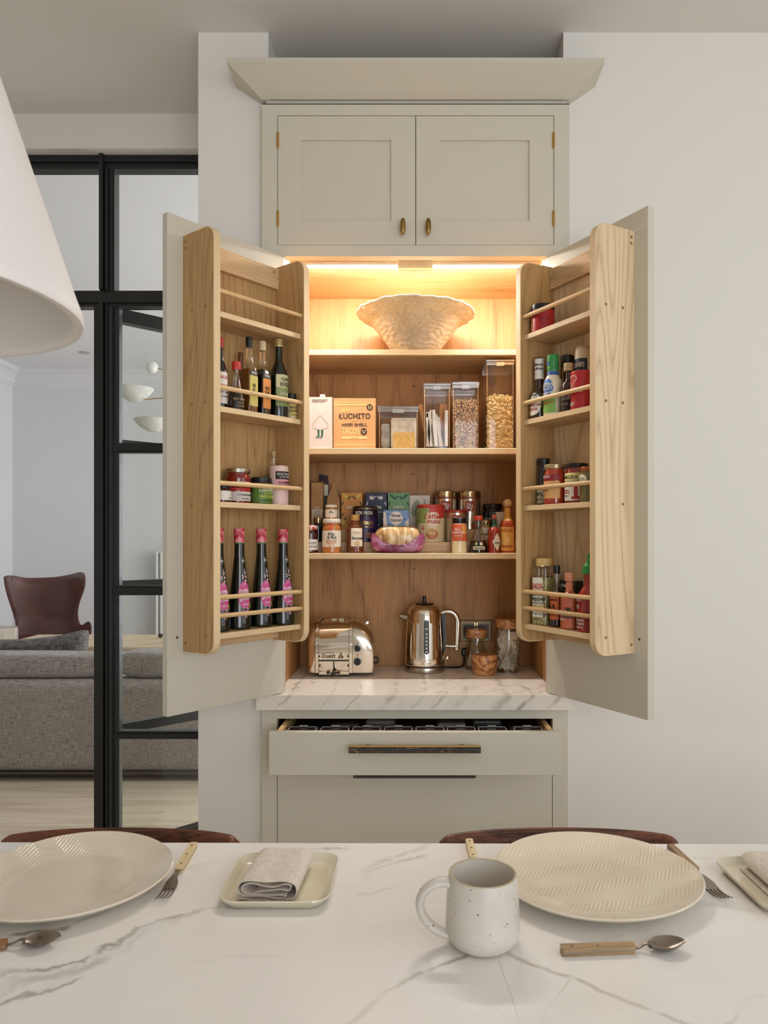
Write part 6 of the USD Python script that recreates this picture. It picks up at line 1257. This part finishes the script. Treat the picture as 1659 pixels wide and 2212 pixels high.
OLIVE = mat('olive_wood', {'t': ('texture_coordinate', {}), 'm': ('mapping', {'scale': (16, 16, 26), 'rotation': (.5, .4, .2)}), 'n': ('noise_texture', {'scale': .8, 'detail': 2, 'distortion': .8}), 'x': ('math', {'math_type': 'multiply', 'value2': 5.0}), 'f': ('math', {'math_type': 'pingpong', 'value2': .5}), 'r': ('rgb_ramp', {'ramp': [(0, lin('#7d4826')), (.10, lin('#ab6d40')), (.3, lin('#c4854c')), (.5, lin('#d8a468'))]}), 'p': ('principled_bsdf', {'roughness': .38, 'coat_weight': .15})},
            [('t.object', 'm.vector'), ('m.vector', 'n.vector'), ('n.fac', 'x.value1'), ('x.value', 'f.value1'), ('f.value', 'r.fac'), ('r.color', 'p.base_color')])
(X, Y, Z), r, h = shelf_item(1018, 1075, 1413, .345, WZ)
sp_ = thing('salt_pot', 'squat olive-wood pot with a swivel lid in front of the glass jars', 'pot', (X, Y, Z), .3)
part(sp_, 'body', lathe([(0, 0), (r * .78, 0), (r * .84, .003), (r * .98, h * .45), (r, h * .70), (r * .99, h * .72), (0, h * .72)], 40), OLIVE, 50)
part(sp_, 'lid', lathe([(0, h * .725), (r * .99, h * .725), (r, h * .76), (r * .96, h * .93), (r * .90, h), (0, h)], 40), OLIVE, 50)
part(sp_, 'pin', xf(trimesh.creation.icosphere(2, .0035), None, (r * .62, -r * .76, h * .66)), M('#4a2414', .5), 50)
def lid_jar(label, xl, xr, yt, Y, lidh, seed, fillh, n, bulge=0):
    (X, Y, Z), r, h = shelf_item(xl, xr, yt, Y, WZ)
    th = thing('glass_jar', label, 'jar', (X, Y, Z), 0); hl = h - lidh
    p = [(0, 0), (r * .93, 0), (r, .004), (r, hl * .80), (r * (.97 if not bulge else .80), hl * .94), (r * (.95 if not bulge else .74), hl)]
    if bulge: p = [(0, 0), (r * .93, 0), (r, .005), (r, hl * .50), (r * .92, hl * .64), (r * .74, hl * .80), (r * .72, hl)]
    nn = 40; b = lathe(p, nn); b.faces = b.faces[: -nn]                          # open at the top
    part(th, 'glass', b, JARGLASS, 50)
    part(th, 'base_ring', lathe([(0, .001), (r * .92, .001), (r * .92, .005), (0, .005)], 40), CLEARRIM, 40)
    rl = r * (1.0 if not bulge else .98)
    part(th, 'lid', lathe([(0, hl - .004), (rl * .70, hl - .004), (rl * .70, hl), (rl * .94, hl + .001), (rl * 1.0, hl + lidh * .4), (rl * 1.0, h - .003), (rl * .95, h), (0, h)], 40), OLIVE, 40)
    r_ = random.Random(seed); PP = [M('#e2d8c8', .7), M('#efe7da', .7), M('#cfc3b0', .7)]
    for k in range(n):
        zz = .012 + (fillh * hl - .02) * k / n; a_ = r_.uniform(0, 6.3); q = r * .42
        g = bx(-r * .42, r * .42, -.0016, .0016, -r * .34, r * .34)
        g.apply_transform(trimesh.transformations.euler_matrix(r_.uniform(-.7, .7), r_.uniform(-.9, .9), a_)); g.apply_translation((q * math.cos(a_), q * math.sin(a_), max(zz, .022)))
        vv = g.vertices; rad_ = np.hypot(vv[:, 0], vv[:, 1]); f_ = np.minimum(1, r * .94 / np.maximum(rad_, 1e-6)); vv[:, 0] *= f_; vv[:, 1] *= f_; vv[:, 2] = np.clip(vv[:, 2], .006, hl * .97)
        part(th, 'tea_bag', trimesh.Trimesh(vv, g.faces), PP[k % 3], False)
    return th
lid_jar('tall glass jar of paper tea bags with an olive-wood lid', 1071, 1122, 1336, .405, .036, 3, .92, 46)
lid_jar('short bulging glass jar with a wide olive-wood lid behind the wooden pot', 1005, 1053, 1358, .465, .034, 8, .45, 9, 1)

# ================================================================ spice boxes in the open drawer
r_ = random.Random(21)
LIDRIM, LIDCLEAR = M('#b9b2aa', .35), M('#231a15', .22, 0, .3)
SPC = ['#3a1a12', '#2a2216', '#3d2614', '#33201a', '#5a241a', '#3c2a1a', '#2f1c18', '#33291a']
jz = zB + .0225
cents = [651, 722, 791, 860, 929, 997, 1065, 1143]
for i, xc in enumerate(cents):
    jy = -.072
    X = (xc - CX) * (D + jy) / F
    j = thing('spice_jar', f'clear-lidded square spice box in the open drawer, {["first", "second", "third", "fourth", "fifth", "sixth", "seventh", "last"][i]} from the left', 'jar', (X, jy, jz), group='spice boxes in the drawer')
    hw, hh_ = .0455, zA - .010 - jz
    part(j, 'spice', rbox(-hw * .95, hw * .95, -.048, .048, .0, hh_ * .86, .005), mottled(f'spice_{i}', [(.35, SPC[i]), (.65, '#4a3422')], 120, 3, .8), 40)
    rim = ext(rrect(-hw, hw, -.052, .052, .008).difference(rrect(-hw * .955, hw * .955, -.0497, .0497, .006)), .008); rim.apply_translation([0, 0, hh_ * .88])
    part(j, 'lid_rim', rim, LIDRIM, False)
    lidp = ext(rrect(-hw * .955, hw * .955, -.0497, .0497, .006), .0045); lidp.apply_translation([0, 0, hh_ * .88 + .002])
    part(j, 'lid', lidp, LIDCLEAR, False)
    part(j, 'tab', bx(-hw * .3, hw * .3, .044, .049, hh_ * .88 + .010, hh_ * .88 + .013), LIDRIM, False)
for i in range(7):
    X = -.36 + .12 * i
    single('spice_packet', f'dark spice packet lying behind the drawer boxes, {["first", "second", "third", "fourth", "fifth", "sixth", "last"][i]} from the left', 'packet', rbox(-.05, .05, -.06, .06, 0, .085 + .012 * (i % 3), .012), M(['#2b2522', '#3a2a20', '#57514a', '#472a24', '#6a655e', '#2a2a26', '#3d2f22'][i], .4), 40, (X, .085, jz + .0004), group='spice packets behind the boxes')
